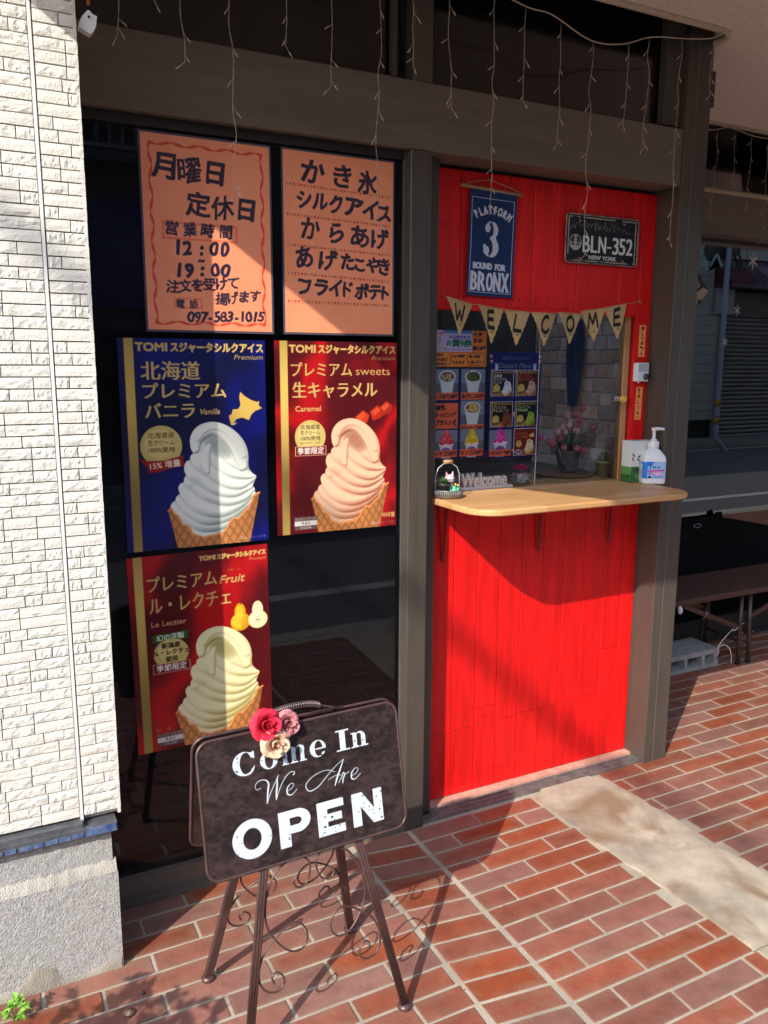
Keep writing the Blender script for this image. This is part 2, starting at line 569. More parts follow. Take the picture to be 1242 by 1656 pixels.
# ---- soft ice print shared by the posters and the menu, geometry on a 615 x 900 unit sheet
def soft_ice(cv, base, dark, cone=(.86, .55, .30), coned=(.50, .24, .09), tf=lambda x, y: (x, y), sc=1.0):
    T = lambda x, y: tf(x, y)
    conep = [T(*p) for p in ((200, 735), (240, 930), (548, 930), (603, 680), (560, 700), (400, 780), (260, 760))]
    M = cv.m_poly(conep)
    g = np.zeros((cv.ph, cv.pw, 3)); g[:] = coned
    cv.paint(M, g)
    body = [T(*p) for p in ((215, 760), (245, 700), (268, 640), (285, 575), (300, 530), (318, 500), (303, 470), (308, 430), (335, 388), (375, 366), (415, 364), (460, 378),
            (505, 415), (535, 465), (552, 520), (556, 570), (588, 612), (572, 650), (585, 680), (560, 735), (480, 800), (400, 870), (320, 850), (262, 790))]
    bm_ = cv.m_poly(body)
    X = (cv.xx - T(0, 0)[0]) / (T(100, 0)[0] - T(0, 0)[0]) * 100; Y = (cv.yy - T(0, 0)[1]) / (T(0, 100)[1] - T(0, 0)[1]) * 100
    f = np.clip(.92 - (X - 330) / 900 - (Y - 420) / 2600, .45, 1)[..., None]
    cv.paint(bm_, np.array(dark) * (1 - f) + np.array(base) * f)
    st = [[(235, 768, 26), (290, 806, 34), (360, 838, 34), (430, 826, 26)],
          [(240, 720, 30), (285, 755, 40), (360, 795, 44), (450, 790, 36), (520, 745, 22)],
          [(258, 690, 26), (300, 722, 40), (370, 765, 44), (460, 758, 38), (540, 718, 24), (578, 690, 10)],
          [(272, 640, 26), (300, 660, 44), (350, 712, 46), (420, 738, 42), (500, 722, 30), (570, 684, 12)],
          [(300, 610, 30), (330, 612, 48), (390, 660, 48), (460, 695, 36), (530, 690, 24), (574, 664, 8)],
          [(300, 545, 24), (318, 565, 42), (365, 590, 50), (425, 640, 42), (490, 664, 30), (560, 650, 14)],
          [(322, 515, 22), (350, 528, 40), (405, 560, 48), (460, 610, 40), (520, 636, 24), (584, 614, 5)],
          [(408, 500, 34), (440, 530, 42), (490, 575, 34), (545, 598, 20), (586, 607, 4)],
          [(460, 480, 34), (490, 515, 38), (525, 555, 26)]]
    cv.tubes([[(*T(x, y), r * sc) for x, y, r in q] for q in st], base, dark)
    mid = tuple(.35 * a + .60 * b for a, b in zip(base, dark))
    for rx, ry, al in ((76, 44, .30), (64, 36, .4), (50, 26, .5), (36, 16, .4)):
        hx, hy = T(425, 468); cv.paint(cv.m_ell(hx, hy, rx * sc, ry * sc, 40) & bm_, mid, al)
    cv.tubes([[(*T(x, y), r * sc) for x, y, r in ((372, 575, 10), (366, 530, 22), (372, 490, 18), (384, 462, 8))]], base, dark)
    curl = [(325, 478, 16), (328, 440, 26), (352, 408, 32), (395, 392, 30), (440, 402, 30), (482, 432, 32), (512, 474, 34), (526, 520, 30), (534, 562, 16)]
    cv.tubes([[(*T(x, y), r * sc) for x, y, r in curl]], base, dark)
    cv.tubes([[(*T(x + 6, y - 10), r * .55 * sc) for x, y, r in curl[1:-1]]], base, tuple(.5 * a + .5 * b for a, b in zip(base, dark)))
    # front wall of the cone, ragged rim
    rim = ((200, 735), (211, 722), (226, 748), (243, 760), (256, 796), (284, 806), (300, 842), (318, 850), (345, 862), (385, 856),
           (420, 852), (446, 836), (462, 806), (481, 786), (505, 790), (528, 762), (545, 752), (560, 728), (575, 694), (590, 684), (603, 680))
    wall = cv.m_poly([T(*p) for p in rim] + [T(548, 930), T(240, 930)])
    ux, uy = T(0, 0); vx, vy = T(100, 100)
    X = (cv.xx - ux) / (vx - ux) * 100; Y = (cv.yy - uy) / (vy - uy) * 100
    d = (np.abs(((X * .9 + Y * .5) / 30) % 1 - .5) < .13) | (np.abs(((X * .8 - Y * .55) / 32) % 1 - .5) < .13)
    sh = .72 + .28 * np.cos((X - 330) / 200)
    col = np.array(cone)[None, None] * np.where(d, .80, 1.0)[..., None] * sh[..., None]
    cv.paint(wall, col)
    cv.paint(cv.m_line([T(*p) for p in rim], 7 * sc), tuple(min(1, c * 1.12) for c in cone))

def silk(cv, a, b, seed):
    n = cv.noise(1.2, seed, 2)
    w = .5 + .5 * np.sin(cv.xx / cv.W * 5 + cv.yy / cv.H * 7 + n * 5 + seed)
    w = (w ** 2)[..., None]
    cv.a[:] = np.array(a) * (1 - w) + np.array(b) * w

GOLD = (.84, .70, .40)
def poster_common(cv, right=612, y=34, small=False):
    if not small:
        st = cv.m_rect(25, 0, 62, 900)
        g = np.array([.86, .72, .36])[None, None] * (.88 + .18 * np.sin(cv.yy / 150.0))[..., None] * np.ones_like(cv.a)
        cv.paint(st, g)

def tomi(cv, x, y, w, col=GOLD, size=46):
    cv.text('TOMI', x, y, size, col, width=w * .235, bold=2.6)
    cv.text('スジャータシルクアイス', x + w * .265, y + 1, size * .92, col, width=w * .735, bold=2.6)

def make_poster(kind):
    cv = Canvas(615, 880, .62, (.1, 0, 0))
    if kind == 'vanilla':
        silk(cv, (.02, .03, .22), (.02, .05, .42), 2)
    else:
        silk(cv, (.33, .02, .05), (.74, .05, .07), 5 if kind == 'caramel' else 9)
    poster_common(cv)
    dk = (.25, .16, .06)
    if kind == 'vanilla':
        tomi(cv, 70, 34, 535); cv.text('Premium', 605, 72, 31, GOLD, anchor='r', shear=.25, sx=1.15)
        cv.text('北海道', 88, 132, 82, GOLD, bold=2.2, boldy=.9)
        cv.text('プレミアム', 92, 214, 72, GOLD, bold=2.2, boldy=.9)
        cv.text('バニラ', 98, 296, 72, GOLD, bold=2.2, boldy=.9)
        cv.text('Vanilla', 322, 300, 34, GOLD, shear=.25, bold=1)
        hk = ((500, 218), (519, 237), (549, 255), (577, 264), (585, 257), (582, 279), (597, 291), (565, 303), (548, 318), (536, 342), (505, 330),
              (481, 336), (468, 352), (483, 352), (470, 362), (456, 362), (452, 344), (447, 320), (460, 314), (465, 294), (490, 292), (500, 275), (495, 245))
        cv.paint(cv.m_poly(hk), (.88, .72, .35))
        cv.paint(cv.m_ell(157, 440, 86), (.84, .74, .42)); cv.paint(cv.m_ell(150, 430, 62), (.92, .84, .55), .6)
        for t, yy in (('北海道産', 396), ('生クリーム', 426), ('100%使用', 456)):
            cv.text(t, 157, yy, 26, dk, anchor='c', bold=.4, width=108)
        cv.paint(cv.m_poly(((64, 488), (100, 500), (160, 502), (222, 488), (250, 480), (244, 500), (250, 528), (200, 532), (150, 548), (104, 552), (96, 530))), (.62, .06, .08))
        cv.text('15% 増量', 170, 518, 34, (.93, .85, .7), anchor='c', rot=-5, bold=.8)
        soft_ice(cv, (.97, .97, .91), (.50, .55, .52), tf=lambda x, y: (x - 26, y - 18))
    else:
        cara = kind == 'caramel'
        if cara:
            tomi(cv, 70, 34, 535); cv.text('Premium', 605, 72, 30, GOLD, anchor='r', shear=.25, sx=1.15)
            cv.text('プレミアム', 78, 128, 70, GOLD, bold=1.8, boldy=.8, width=300)
            cv.text('sweets', 398, 132, 54, GOLD, width=180)
            cv.text('生キャラメル', 84, 220, 78, GOLD, bold=2.2, boldy=.8, width=425)
            cv.text('Caramel', 96, 302, 34, GOLD, bold=.6, width=125)
            cv.paint(cv.m_ell(167, 430, 76), (.84, .74, .42)); cv.paint(cv.m_ell(160, 420, 52), (.93, .85, .56), .6)
            for t, yy in (('北海道産', 386), ('生クリーム', 412), ('100%使用', 438), ('生キャラメルソース入り', 458)):
                cv.text(t, 167, yy, 23 if yy < 450 else 11, dk, anchor='c', bold=.35, width=96)
            bx = (92, 474, 246, 518)
            for q, c in (((430, 352), (.80, .22, .10)), ((505, 330), (.74, .16, .08)), ((555, 310), (.66, .15, .09))):
                cv.paint(cv.m_poly([(q[0] - 34, q[1] - 8), (q[0] + 6, q[1] - 38), (q[0] + 40, q[1] - 14), (q[0] + 26, q[1] + 22), (q[0] - 18, q[1] + 34)]), c)
                cv.paint(cv.m_poly([(q[0] - 26, q[1] - 6), (q[0] + 4, q[1] - 28), (q[0] + 22, q[1] - 14), (q[0] - 8, q[1] + 12)]), (.92, .38, .20), .7)
            base, dark = (.96, .79, .64), (.60, .30, .20)
            cv.text('焦糖', 512, 828, 26, GOLD, anchor='c', bold=.5); cv.text('카라멜', 572, 826, 26, GOLD, anchor='c', bold=.5)
        else:
            tomi(cv, 305, 34, 300, size=28); cv.text('Premium', 608, 60, 22, GOLD, anchor='r', shear=.25)
            cv.text('プレミアム', 78, 128, 76, GOLD, bold=1.8, boldy=.8, width=300)
            cv.text('Fruit', 395, 140, 52, GOLD, shear=.25, bold=.8, width=112); cv.text('-フルーツ-', 455, 100, 15, GOLD, anchor='c', width=70)
            cv.text('ル・レクチェ', 82, 222, 82, GOLD, bold=1.8, boldy=.8, width=355)
            cv.text('Le Lectier', 86, 302, 32, (.86, .60, .42), bold=.6, width=150)
            cv.paint(cv.m_poly(((84, 350), (244, 346), (236, 364), (244, 382), (84, 386), (92, 368))), (.16, .38, .12))
            cv.text('幻の洋梨', 164, 366, 30, (.93, .9, .82), anchor='c', bold=.8)
            cv.paint(cv.m_ell(164, 440, 76, 66), (.84, .74, .42)); cv.paint(cv.m_ell(156, 428, 50, 44), (.93, .85, .56), .6)
            for t, yy in (('新潟産', 404), ('ル・レクチェ', 434), ('使用', 466)):
                cv.text(t, 164, yy, 27, dk, anchor='c', bold=.5)
            bx = (82, 482, 244, 526)
            for cx, c1, c2 in ((478, (.90, .66, .10), (.96, .83, .25)), (560, (.95, .90, .66), (.98, .95, .78))):
                cv.paint(cv.m_ell(cx, 345, 46, 42), c1); cv.paint(cv.m_ell(cx, 300, 26, 42), c1)
                cv.paint(cv.m_ell(cx - 6, 340, 34, 34), c2, .8); cv.paint(cv.m_ell(cx - 2, 300, 16, 30), c2, .8)
            cv.paint(cv.m_ell(498, 352, 18, 30), (.86, .50, .10), .45)
            cv.paint(cv.m_ell(560, 348, 17, 15) & ~cv.m_ell(560, 348, 15, 13), (.80, .74, .42)); cv.paint(cv.m_ell(555, 348, 2.2, 5), (.35, .22, .10)); cv.paint(cv.m_ell(565, 348, 2.2, 5), (.35, .22, .10)); cv.paint(cv.m_line([(560, 258), (561, 300), (560, 330)], 1.6), (.80, .74, .42))
            cv.paint(cv.m_line([(482, 262), (492, 248), (506, 240)], 4), (.35, .15, .08))
            base, dark = (.97, .93, .72), (.62, .54, .26)
            cv.text('梨   배', 112, 786, 24, (.75, .5, .3), anchor='c')
        cv.paint(cv.m_rect(*bx), (.93, .80, .60)); cv.paint(cv.m_rect(bx[0] + 3, bx[1] + 3, bx[2] - 3, bx[3] - 3), (.42, .03, .05))
        cv.text('季節限定', (bx[0] + bx[2]) / 2, (bx[1] + bx[3]) / 2, 34, (.97, .93, .86), anchor='c', bold=1, width=130)
        soft_ice(cv, base, dark, tf=lambda x, y: (x - 30, y - 12))
        x0, y0 = 84, 806
        cv.paint(cv.m_rect(x0, y0 - 4, x0 + 112, y0 + 58), (.40, .30, .28))
        cv.paint(cv.m_rect(x0, y0 + 16, x0 + 112, y0 + 38), (.86, .84, .80))
        cv.text('アレルゲン（アイス部）', x0 + 56, y0 + 6, 14, (.9, .9, .85), anchor='c', width=106)
        cv.text('乳成分', x0 + 56, y0 + 27, 15, (.2, .2, .2), anchor='c'); cv.text('27品目中', x0 + 56, y0 + 48, 14, (.9, .9, .85), anchor='c')
    cv.text('※画像はイメージです。', 606, 862, 13, (.8, .75, .65), anchor='r')
    return cv

def wavy_frame(cv, x0, y0, x1, y1, col):
    def side(a, b, n):
        for i in range(n):
            t = (i + .5) / n
            yield (a[0] + (b[0] - a[0]) * t, a[1] + (b[1] - a[1]) * t, i)
    for a, b, n in (((x0, y0), (x1, y0), 8), ((x1, y0), (x1, y1), 12), ((x1, y1), (x0, y1), 8), ((x0, y1), (x0, y0), 12)):
        pts = []; ws = []
        L = math.hypot(b[0] - a[0], b[1] - a[1]); nx, ny = -(b[1] - a[1]) / L, (b[0] - a[0]) / L
        for i in range(n * 8 + 1):
            t = i / (n * 8)
            w = math.sin(t * n * math.pi)
            pts.append((a[0] + (b[0] - a[0]) * t + nx * w * 6, a[1] + (b[1] - a[1]) * t + ny * w * 6))
            ws.append(4 + 9 * abs(math.cos(t * n * math.pi)))
        cv.paint(cv.m_line(pts, ws), col, .85)

INK = (.13, .10, .20)
ORG = (1.0, .62, .45)
def make_notice():
    cv = Canvas(590, 860, .62, ORG)
    wavy_frame(cv, 38, 40, 552, 828, (.88, .25, .18))
    z = lambda l: [(c, (x - 85) * 1.03, (y - 60) * 1.0, s) for c, x, y, s in l]
    cv.paint(cv.m_rect(80, 372, 428, 452), (.93, .36, .22), .55); cv.paint(cv.m_rect(90, 382, 418, 442), ORG)
    cv.paint(cv.m_rect(120, 712, 252, 762), (.93, .36, .22), .5); cv.paint(cv.m_rect(128, 720, 244, 754), ORG)
    cv.hand(z([('月', 180, 195, 122), ('曜', 292, 205, 118), ('日', 405, 205, 112)]), INK, 3.2)
    cv.hand(z([('定', 325, 352, 112), ('休', 435, 357, 112), ('日', 545, 355, 108)]), INK, 3.2)
    cv.hand(z([('営', 205, 463, 66), ('業', 285, 465, 66), ('時', 365, 463, 66), ('間', 447, 463, 66)]), INK, 1.8)
    cv.hand(z([('1', 228, 545, 92), ('2', 270, 545, 88), (':', 335, 545, 80), ('0', 392, 540, 86), ('0', 440, 540, 86), ('~', 332, 597, 46),
               ('1', 232, 648, 86), ('9', 275, 645, 86), (':', 335, 640, 80), ('0', 394, 638, 82), ('0', 442, 638, 82)]), INK, 3.4)
    cv.hand(z([(c, 200 + i * 55, 725 - i * 6, 62) for i, c in enumerate('注文を受けて')]), INK, 2)
    cv.hand(z([(c, 420 + i * 53, 772 - i * 7, 60) for i, c in enumerate('揚げます')]), INK, 2)
    cv.hand(z([('電', 230, 800, 42), ('話', 290, 800, 42)]), INK, 1.2)
    cv.hand(z([(c, 276 + i * 30, 858 - i * 1.0, 66) for i, c in enumerate('097-583-1015')]), INK, 2.2)
    cv.a += cv.noise(.03, 4)[..., None]
    return cv

def make_food_list():
    cv = Canvas(590, 850, .62, ORG)
    z = lambda l: [(c, (x - 712) * 1.23, (y - 128) * 1.03, s) for c, x, y, s in l]
    hc = [(.75, .12, .15), (.75, .12, .15), (.85, .45, .4), (.5, .55, .3), (.75, .12, .15), (.75, .5, .3)]
    for yy in (152, 292, 434, 566, 700):
        for i in range(32):
            cx = 20 + i * 17.6; y = yy + (5 if yy < 600 else 1) * i / 8
            c = hc[(i * 7 + yy) % 6]
            cv.paint(cv.m_poly(((cx - 6, y - 2), (cx - 3, y - 6), (cx, y - 2), (cx + 3, y - 6), (cx + 6, y - 2), (cx, y + 7))), c, .9)
        cv.paint(cv.m_rect(14, yy + 8, 575, yy + 9.5), (.8, .3, .2), .5)
    rows = [('か', 838, 215, 125), ('き', 965, 222, 118), ('氷', 1075, 238, 112),
            ('シ', 800, 340, 92), ('ル', 868, 345, 92), ('ク', 935, 350, 96), ('ア', 1012, 355, 104), ('イ', 1088, 365, 104), ('ス', 1150, 372, 98),
            ('か', 825, 472, 120), ('ら', 935, 482, 108), ('あ', 1040, 490, 112), ('げ', 1132, 495, 104),
            ('あ', 795, 605, 112), ('げ', 898, 612, 100), ('た', 985, 612, 92), ('こ', 1040, 622, 74), ('や', 1100, 622, 84), ('き', 1152, 625, 92),
            ('フ', 795, 740, 96), ('ラ', 868, 740, 92), ('イ', 930, 742, 92), ('ド', 985, 742, 88), ('ポ', 1048, 752, 84), ('テ', 1110, 750, 84), ('ト', 1160, 752, 80)]
    cv.hand(z(rows), INK, 3.2, seed=5)
    cv.a += cv.noise(.03, 8)[..., None]
    return cv

def make_open_sign():
    cv = Canvas(536, 322, 1.15, (.2, .13, .12))
    n = cv.noise(1.2, 3, 12); n2 = cv.noise(1.6, 12, 45)
    w = np.clip(.5 + n * .7 + n2 * .6, 0, 1)[..., None]
    cv.a[:] = np.array([.135, .10, .095]) * (1 - w) + np.array([.25, .19, .185]) * w
    E = cv.m_ell; Q = cv.m_rect
    M = np.zeros((cv.ph, cv.pw), bool)
    # Come In (fat-face serif)
    M |= (E(112, 69, 29, 28) & ~E(117, 69, 16, 25.5)) & ~Q(125, 56, 145, 83)
    M |= Q(134, 43, 138.5, 60) | (E(130, 50, 8, 8) & Q(120, 45, 137, 58) & ~E(117, 69, 14, 25.5)) | cv.m_line([(112, 96), (124, 94), (132, 88), (137, 79)], [3, 5, 4, 2.5])
    M |= E(175, 74, 23, 21) & ~E(175, 74, 10.5, 18.5)
    for x in (211, 234, 257):
        M |= Q(x, 57, x + 11, 93)
    for x in (206, 230, 253):
        M |= Q(x, 91.5, x + 20, 95)
    M |= Q(205, 55, 218, 58)
    M |= (E(233, 66, 13, 12) & ~E(229, 70, 8, 12) & (cv.yy < 68)) | (E(257, 66, 12, 12) & ~E(252, 70, 7, 12) & (cv.yy < 68))
    M |= (E(305, 74, 22, 21) & ~E(307, 74, 10.5, 18.5)) & ~(Q(305, 76, 330, 84)) | Q(296, 72.5, 326, 76)
    M |= Q(366, 43, 382, 94) | Q(356, 42, 393, 46) | Q(356, 90.5, 394, 94)
    M |= Q(403, 58, 415, 93) | Q(398, 56, 412, 59) | Q(398, 90.5, 420, 94) | Q(427, 66, 439, 93) | Q(423, 90.5, 446, 94)
    M |= E(424, 69, 15, 14) & ~E(420, 73, 9, 14) & (cv.yy < 71)
    # We Are (pen script)
    def pen(pts, ws):
        p = smooth_path([(x, y, w) for (x, y), w in zip(pts, ws)], 8)
        return cv.m_line([(q[0], q[1]) for q in p], [max(1.2, q[2] * 1.25) for q in p])
    M |= pen([(148, 134), (137, 136), (134, 126), (144, 117), (160, 118), (168, 128), (164, 150), (160, 174)], [1.2, 1.2, 1.3, 1.5, 2, 3.4, 3.4, 1.6])
    M |= pen([(160, 174), (172, 150), (188, 126), (196, 114)], [1.4, 1.6, 1.6, 1.2])
    M |= pen([(192, 118), (190, 135), (186, 155), (184, 171)], [1.6, 3.2, 3.6, 1.6])
    M |= pen([(184, 171), (196, 146), (212, 124), (228, 114), (238, 117), (234, 122)], [1.3, 1.5, 1.6, 1.4, 1.4, 2.6])
    M |= pen([(214, 158), (228, 152), (232, 144), (224, 142), (214, 152), (215, 165), (226, 168), (240, 158)], [1.2, 1.3, 1.4, 1.4, 2.6, 2.8, 1.6, 1.2])
    M |= pen([(345, 140), (320, 131), (285, 138), (264, 155), (272, 171), (296, 166), (325, 144), (350, 126), (372, 115)], [1.1, 1.2, 1.4, 1.8, 2, 1.8, 1.5, 1.3, 1.3])
    M |= pen([(372, 115), (362, 134), (350, 156), (342, 174)], [1.4, 3, 3.8, 2])
    M |= pen([(326, 156), (345, 150), (362, 152)], [1.1, 1.2, 1.1])
    M |= pen([(352, 170), (362, 158), (368, 148), (374, 152), (384, 149)], [1.2, 1.6, 2.4, 1.4, 1.6])
    M |= pen([(372, 152), (366, 163), (364, 172)], [2, 2.6, 2.2])
    M |= pen([(390, 161), (404, 156), (410, 147), (402, 144), (391, 154), (390, 167), (400, 170), (416, 160)], [1.2, 1.3, 1.4, 1.4, 2.6, 2.8, 1.6, 1.2])
    # OPEN (heavy sans)
    M |= E(115, 246, 50, 46) & ~E(115, 246, 23, 25)
    M |= Q(184, 204, 213, 290) | ((E(235, 232, 33, 28) | Q(205, 204, 236, 260)) & ~(E(232, 232, 12, 9) | Q(212, 223, 232, 241)) & (cv.xx > 205))
    M |= Q(286, 206, 314, 289) | Q(300, 206, 360, 226) | Q(300, 238, 353, 257) | Q(300, 269, 361, 289)
    M |= Q(383, 207, 408, 290) | Q(445, 207, 470, 290) | cv.m_poly([(383, 207), (413, 207), (470, 290), (440, 290)])
    r = np.random.RandomState(5)
    wear = np.zeros_like(M)
    for (x0, y0, x1, y1, n_) in ((70, 225, 165, 290, 26), (205, 250, 262, 290, 12), (290, 240, 360, 285, 16), (400, 215, 468, 285, 26), (84, 50, 110, 92, 10),
                                 (155, 60, 195, 93, 8), (206, 70, 274, 95, 16), (284, 60, 325, 93, 10), (400, 60, 444, 93, 14)):
        for _ in range(n_):
            rr_ = abs(r.normal(0, 1.0)) + .35
            wear |= E(r.uniform(x0, x1), r.uniform(y0, y1), rr_ * r.uniform(.8, 1.6), rr_)
    wear |= n2 > 1.02
    cv.paint(M & ~wear, (.80, .86, .88))
    return cv

def make_platform():
    cv = Canvas(720, 1500, .3, (.055, .19, .38))
    cv.a += cv.noise(.03, 3, 20)[..., None]
    W = (.80, .82, .88)
    M = cv.m_rect(32, 120, 688, 1452) & ~cv.m_rect(40, 128, 680, 1444)
    for i, c in enumerate('PLATFORM'):
        a = (i - 3.5) * 9.5
        M |= cv.m_text(c, 360 + 470 * math.sin(R(a)), 745 - 470 * math.cos(R(a)), 155, anchor='c', rot=a, sx=.56, bold=7)
    E = cv.m_ell; Q = cv.m_rect
    three = (E(355, 555, 105, 120) & ~(E(335, 555, 50, 100))) | (E(350, 795, 125, 145) & ~E(320, 800, 58, 112))
    three &= ~(Q(200, 560, 330, 660)) & ~Q(200, 660, 330, 760)
    three |= E(292, 530, 42, 62) | E(275, 845, 48, 62) | cv.m_poly([(330, 650), (420, 640), (440, 700), (330, 665)])
    three |= cv.m_line([(290, 470), (330, 440)], 22) | cv.m_line([(260, 890), (330, 930)], 30)
    three &= ~(cv.m_line([(350, 420), (352, 500), (380, 560)], 16) | cv.m_line([(325, 950), (330, 900), (375, 830)], 16))
    M |= three
    M |= cv.m_text('BOUND', 85, 1070, 120, width=290, bold=6) | cv.m_text('FOR', 430, 1072, 120, width=160, bold=6)
    xs = (55, 165, 295, 405, 535)
    for c, x, w in zip('BRONX', xs, (100, 122, 104, 118, 118)):
        M |= cv.m_text(c, x + 8, 1290, 372, width=w - 16, bold=11, boldy=4)
        if c in 'BRNX':
            M |= Q(x - 4, 1148, x + 42, 1166) | Q(x - 4, 1410, x + 46, 1428)
            if c in 'NX': M |= Q(x + w - 46, 1148, x + w + 6, 1166)
            if c in 'RX': M |= Q(x + w - 46, 1410, x + w + 6, 1428)
    wear = cv.noise(1.4, 9, 60) > .95
    cv.paint(M & ~wear, W)
    return cv

def make_plate():
    cv = Canvas(1000, 690, .3, (.10, .10, .11))
    cv.a += cv.noise(.04, 2, 20)[..., None]
    n = cv.noise(1.5, 7, 10)
    edge = ~(cv.m_rect(28, 26, 972, 664))
    cv.paint(edge, (.14, .08, .07))
    ring = cv.m_rect(22, 20, 978, 670) & ~cv.m_rect(38, 36, 962, 654)
    cv.paint(ring & (n > -.28), (.72, .68, .62))
    g = (.72, .72, .68)
    sk = [(38, 215), (60, 195), (70, 205), (78, 150), (105, 150), (108, 190), (122, 190), (125, 125), (172, 112), (180, 150), (215, 155), (235, 110), (250, 85), (268, 108),
          (275, 175), (292, 175), (296, 118), (325, 130), (335, 170), (348, 120), (385, 100), (392, 210), (400, 210), (405, 80), (425, 80), (432, 190), (440, 190), (445, 140),
          (462, 190), (470, 130), (505, 125), (510, 180), (530, 80), (535, 70), (548, 210), (556, 210), (560, 165), (590, 175), (600, 195), (615, 100), (630, 75), (645, 100),
          (655, 200), (668, 200), (672, 100), (700, 130), (715, 165), (745, 150), (785, 190), (800, 145), (830, 190), (840, 215), (880, 190), (900, 210), (925, 205), (955, 225)]
    cv.paint(cv.m_line(sk, 4.5), g)
    for c, x, w in zip('BLN-352', (235, 345, 450, 575, 650, 745, 848), (88, 82, 100, 50, 80, 84, 84)):
        cv.paint(cv.m_text(c, x, 408 if c != '-' else 415, 355 if c != '-' else 200, width=w, bold=7, boldy=3), (.88, .90, .88))
    cv.text('NEW YORK', 320, 604, 84, (.85, .87, .84), width=385, bold=3)
    cv.paint(cv.m_ell(128, 400, 82, 118), g); cv.paint(cv.m_ell(128, 400, 70, 106), (.1, .1, .11))
    cv.paint(cv.m_ell(128, 400, 70, 106) & (cv.yy > 400) & ~cv.m_rect(75, 418, 182, 440), (.66, .68, .66))
    cv.paint(cv.m_poly([(112, 440), (112, 300), (128, 285), (144, 300), (144, 440)]), (.66, .68, .66))
    for a in (60, 78, 96, 160, 178, 196): cv.paint(cv.m_line([(128, 310), (a, 400)], 3), (.66, .68, .66))
    for x, y, f in ((185, 78, 1), (790, 68, -1), (195, 630, 1), (800, 632, -1)):
        cv.paint(cv.m_ell(x, y, 24, 15), (.70, .10, .12)); cv.paint(cv.m_ell(x - 12 * f, y, 11), (.6, .55, .5))
    return cv

def make_coupon():
    cv = Canvas(490, 365, .42, (.98, .58, .22))
    cv.paint(cv.m_rect(0, 0, 345, 215), (.86, .76, .90))
    cv.paint(cv.m_rect(60, 0, 345, 30), (.30, .58, .85))
    r = random.Random(4)
    for _ in range(16):
        x, y = r.uniform(0, 75), r.uniform(5, 205)
        cv.paint(cv.m_poly([(x, y), (x + 22, y - 8), (x + 26, y + 6), (x + 4, y + 14)]), r.choice([(.95, .8, .4), (.9, .45, .45), (.55, .8, .55)]))
    cv.text('げんきだそう', 120, 68, 34, (.15, .2, .6), width=200, bold=1.4)
    cv.text('お', 95, 128, 64, (.1, .5, .35), bold=2); cv.text('買', 150, 130, 84, (.05, .45, .3), bold=2.6)
    cv.text('物', 225, 130, 62, (.3, .65, .4), bold=2); cv.text('券', 268, 130, 80, (.05, .5, .35), bold=2.6)
    cv.text('12,000円分 (500円券)24枚 10,000円', 60, 192, 16, (.3, .2, .3), width=280)
    cv.hand([('A', 375, 34, 58), ('券', 425, 36, 44), ('B', 378, 98, 58), ('券', 425, 100, 44), ('使', 372, 178, 46), ('え', 408, 178, 40), ('ま', 440, 176, 40), ('す', 470, 172, 40)], INK, 1.8)
    cv.paint(cv.m_rect(0, 218, 490, 222), (.6, .3, .1))
    for i, t in enumerate(('ポテト', 'からあげ', 'あげたこ')):
        cv.hand([(c, 16 + j * 25, 250 + i * 44, 34) for j, c in enumerate(t)], INK, 1.2, seed=i)
    cv.paint(cv.m_line([(122, 235), (136, 260), (130, 280), (146, 295), (130, 312), (134, 335), (120, 350)], 4), INK)
    cv.hand([(c, 160 + j * 26, 262 - j * 2, 32) for j, c in enumerate('パック詰め')] + [(c, 165 + j * 32, 322, 32) for j, c in enumerate('できます')], INK, 1.2)
    box = [(300, 245), (330, 232), (400, 236), (470, 230), (480, 260), (470, 300), (478, 345), (400, 352), (320, 350), (308, 310), (296, 285), (300, 245)]
    cv.paint(cv.m_line(box, 5), INK)
    cv.hand([(c, 332 + j * 28, 262, 28) for j, c in enumerate('買い物券')] + [(c, 328 + j * 26, 318, 32) for j, c in enumerate('1枚1円!!')], INK, 1.2)
    return cv

def ice_heap(cv, cx, cy, c1, c2):
    r = random.Random(int(cx))
    cv.paint(cv.m_poly([(cx - 62, cy + 45), (cx + 62, cy + 45), (cx + 44, cy + 160), (cx - 44, cy + 160)]), (.86, .84, .90))
    cv.paint(cv.m_ell(cx, cy + 105, 50, 34), (.42, .34, .62))
    for k in range(-2, 3): cv.paint(cv.m_ell(cx + k * 20, cy + 140, 8, 8), (.45, .35, .6))
    cv.paint(cv.m_ell(cx, cy + 45, 72, 15), (.93, .93, .95))
    for _ in range(60):
        t = r.random(); w = 60 * (1 - t) ** .7
        x, y = cx + r.uniform(-w, w), cy + 38 - t * 105
        f = r.uniform(.0, 1)
        cv.paint(cv.m_ell(x, y, 15, 13), tuple(a * f + b * (1 - f) for a, b in zip(c1, c2)))

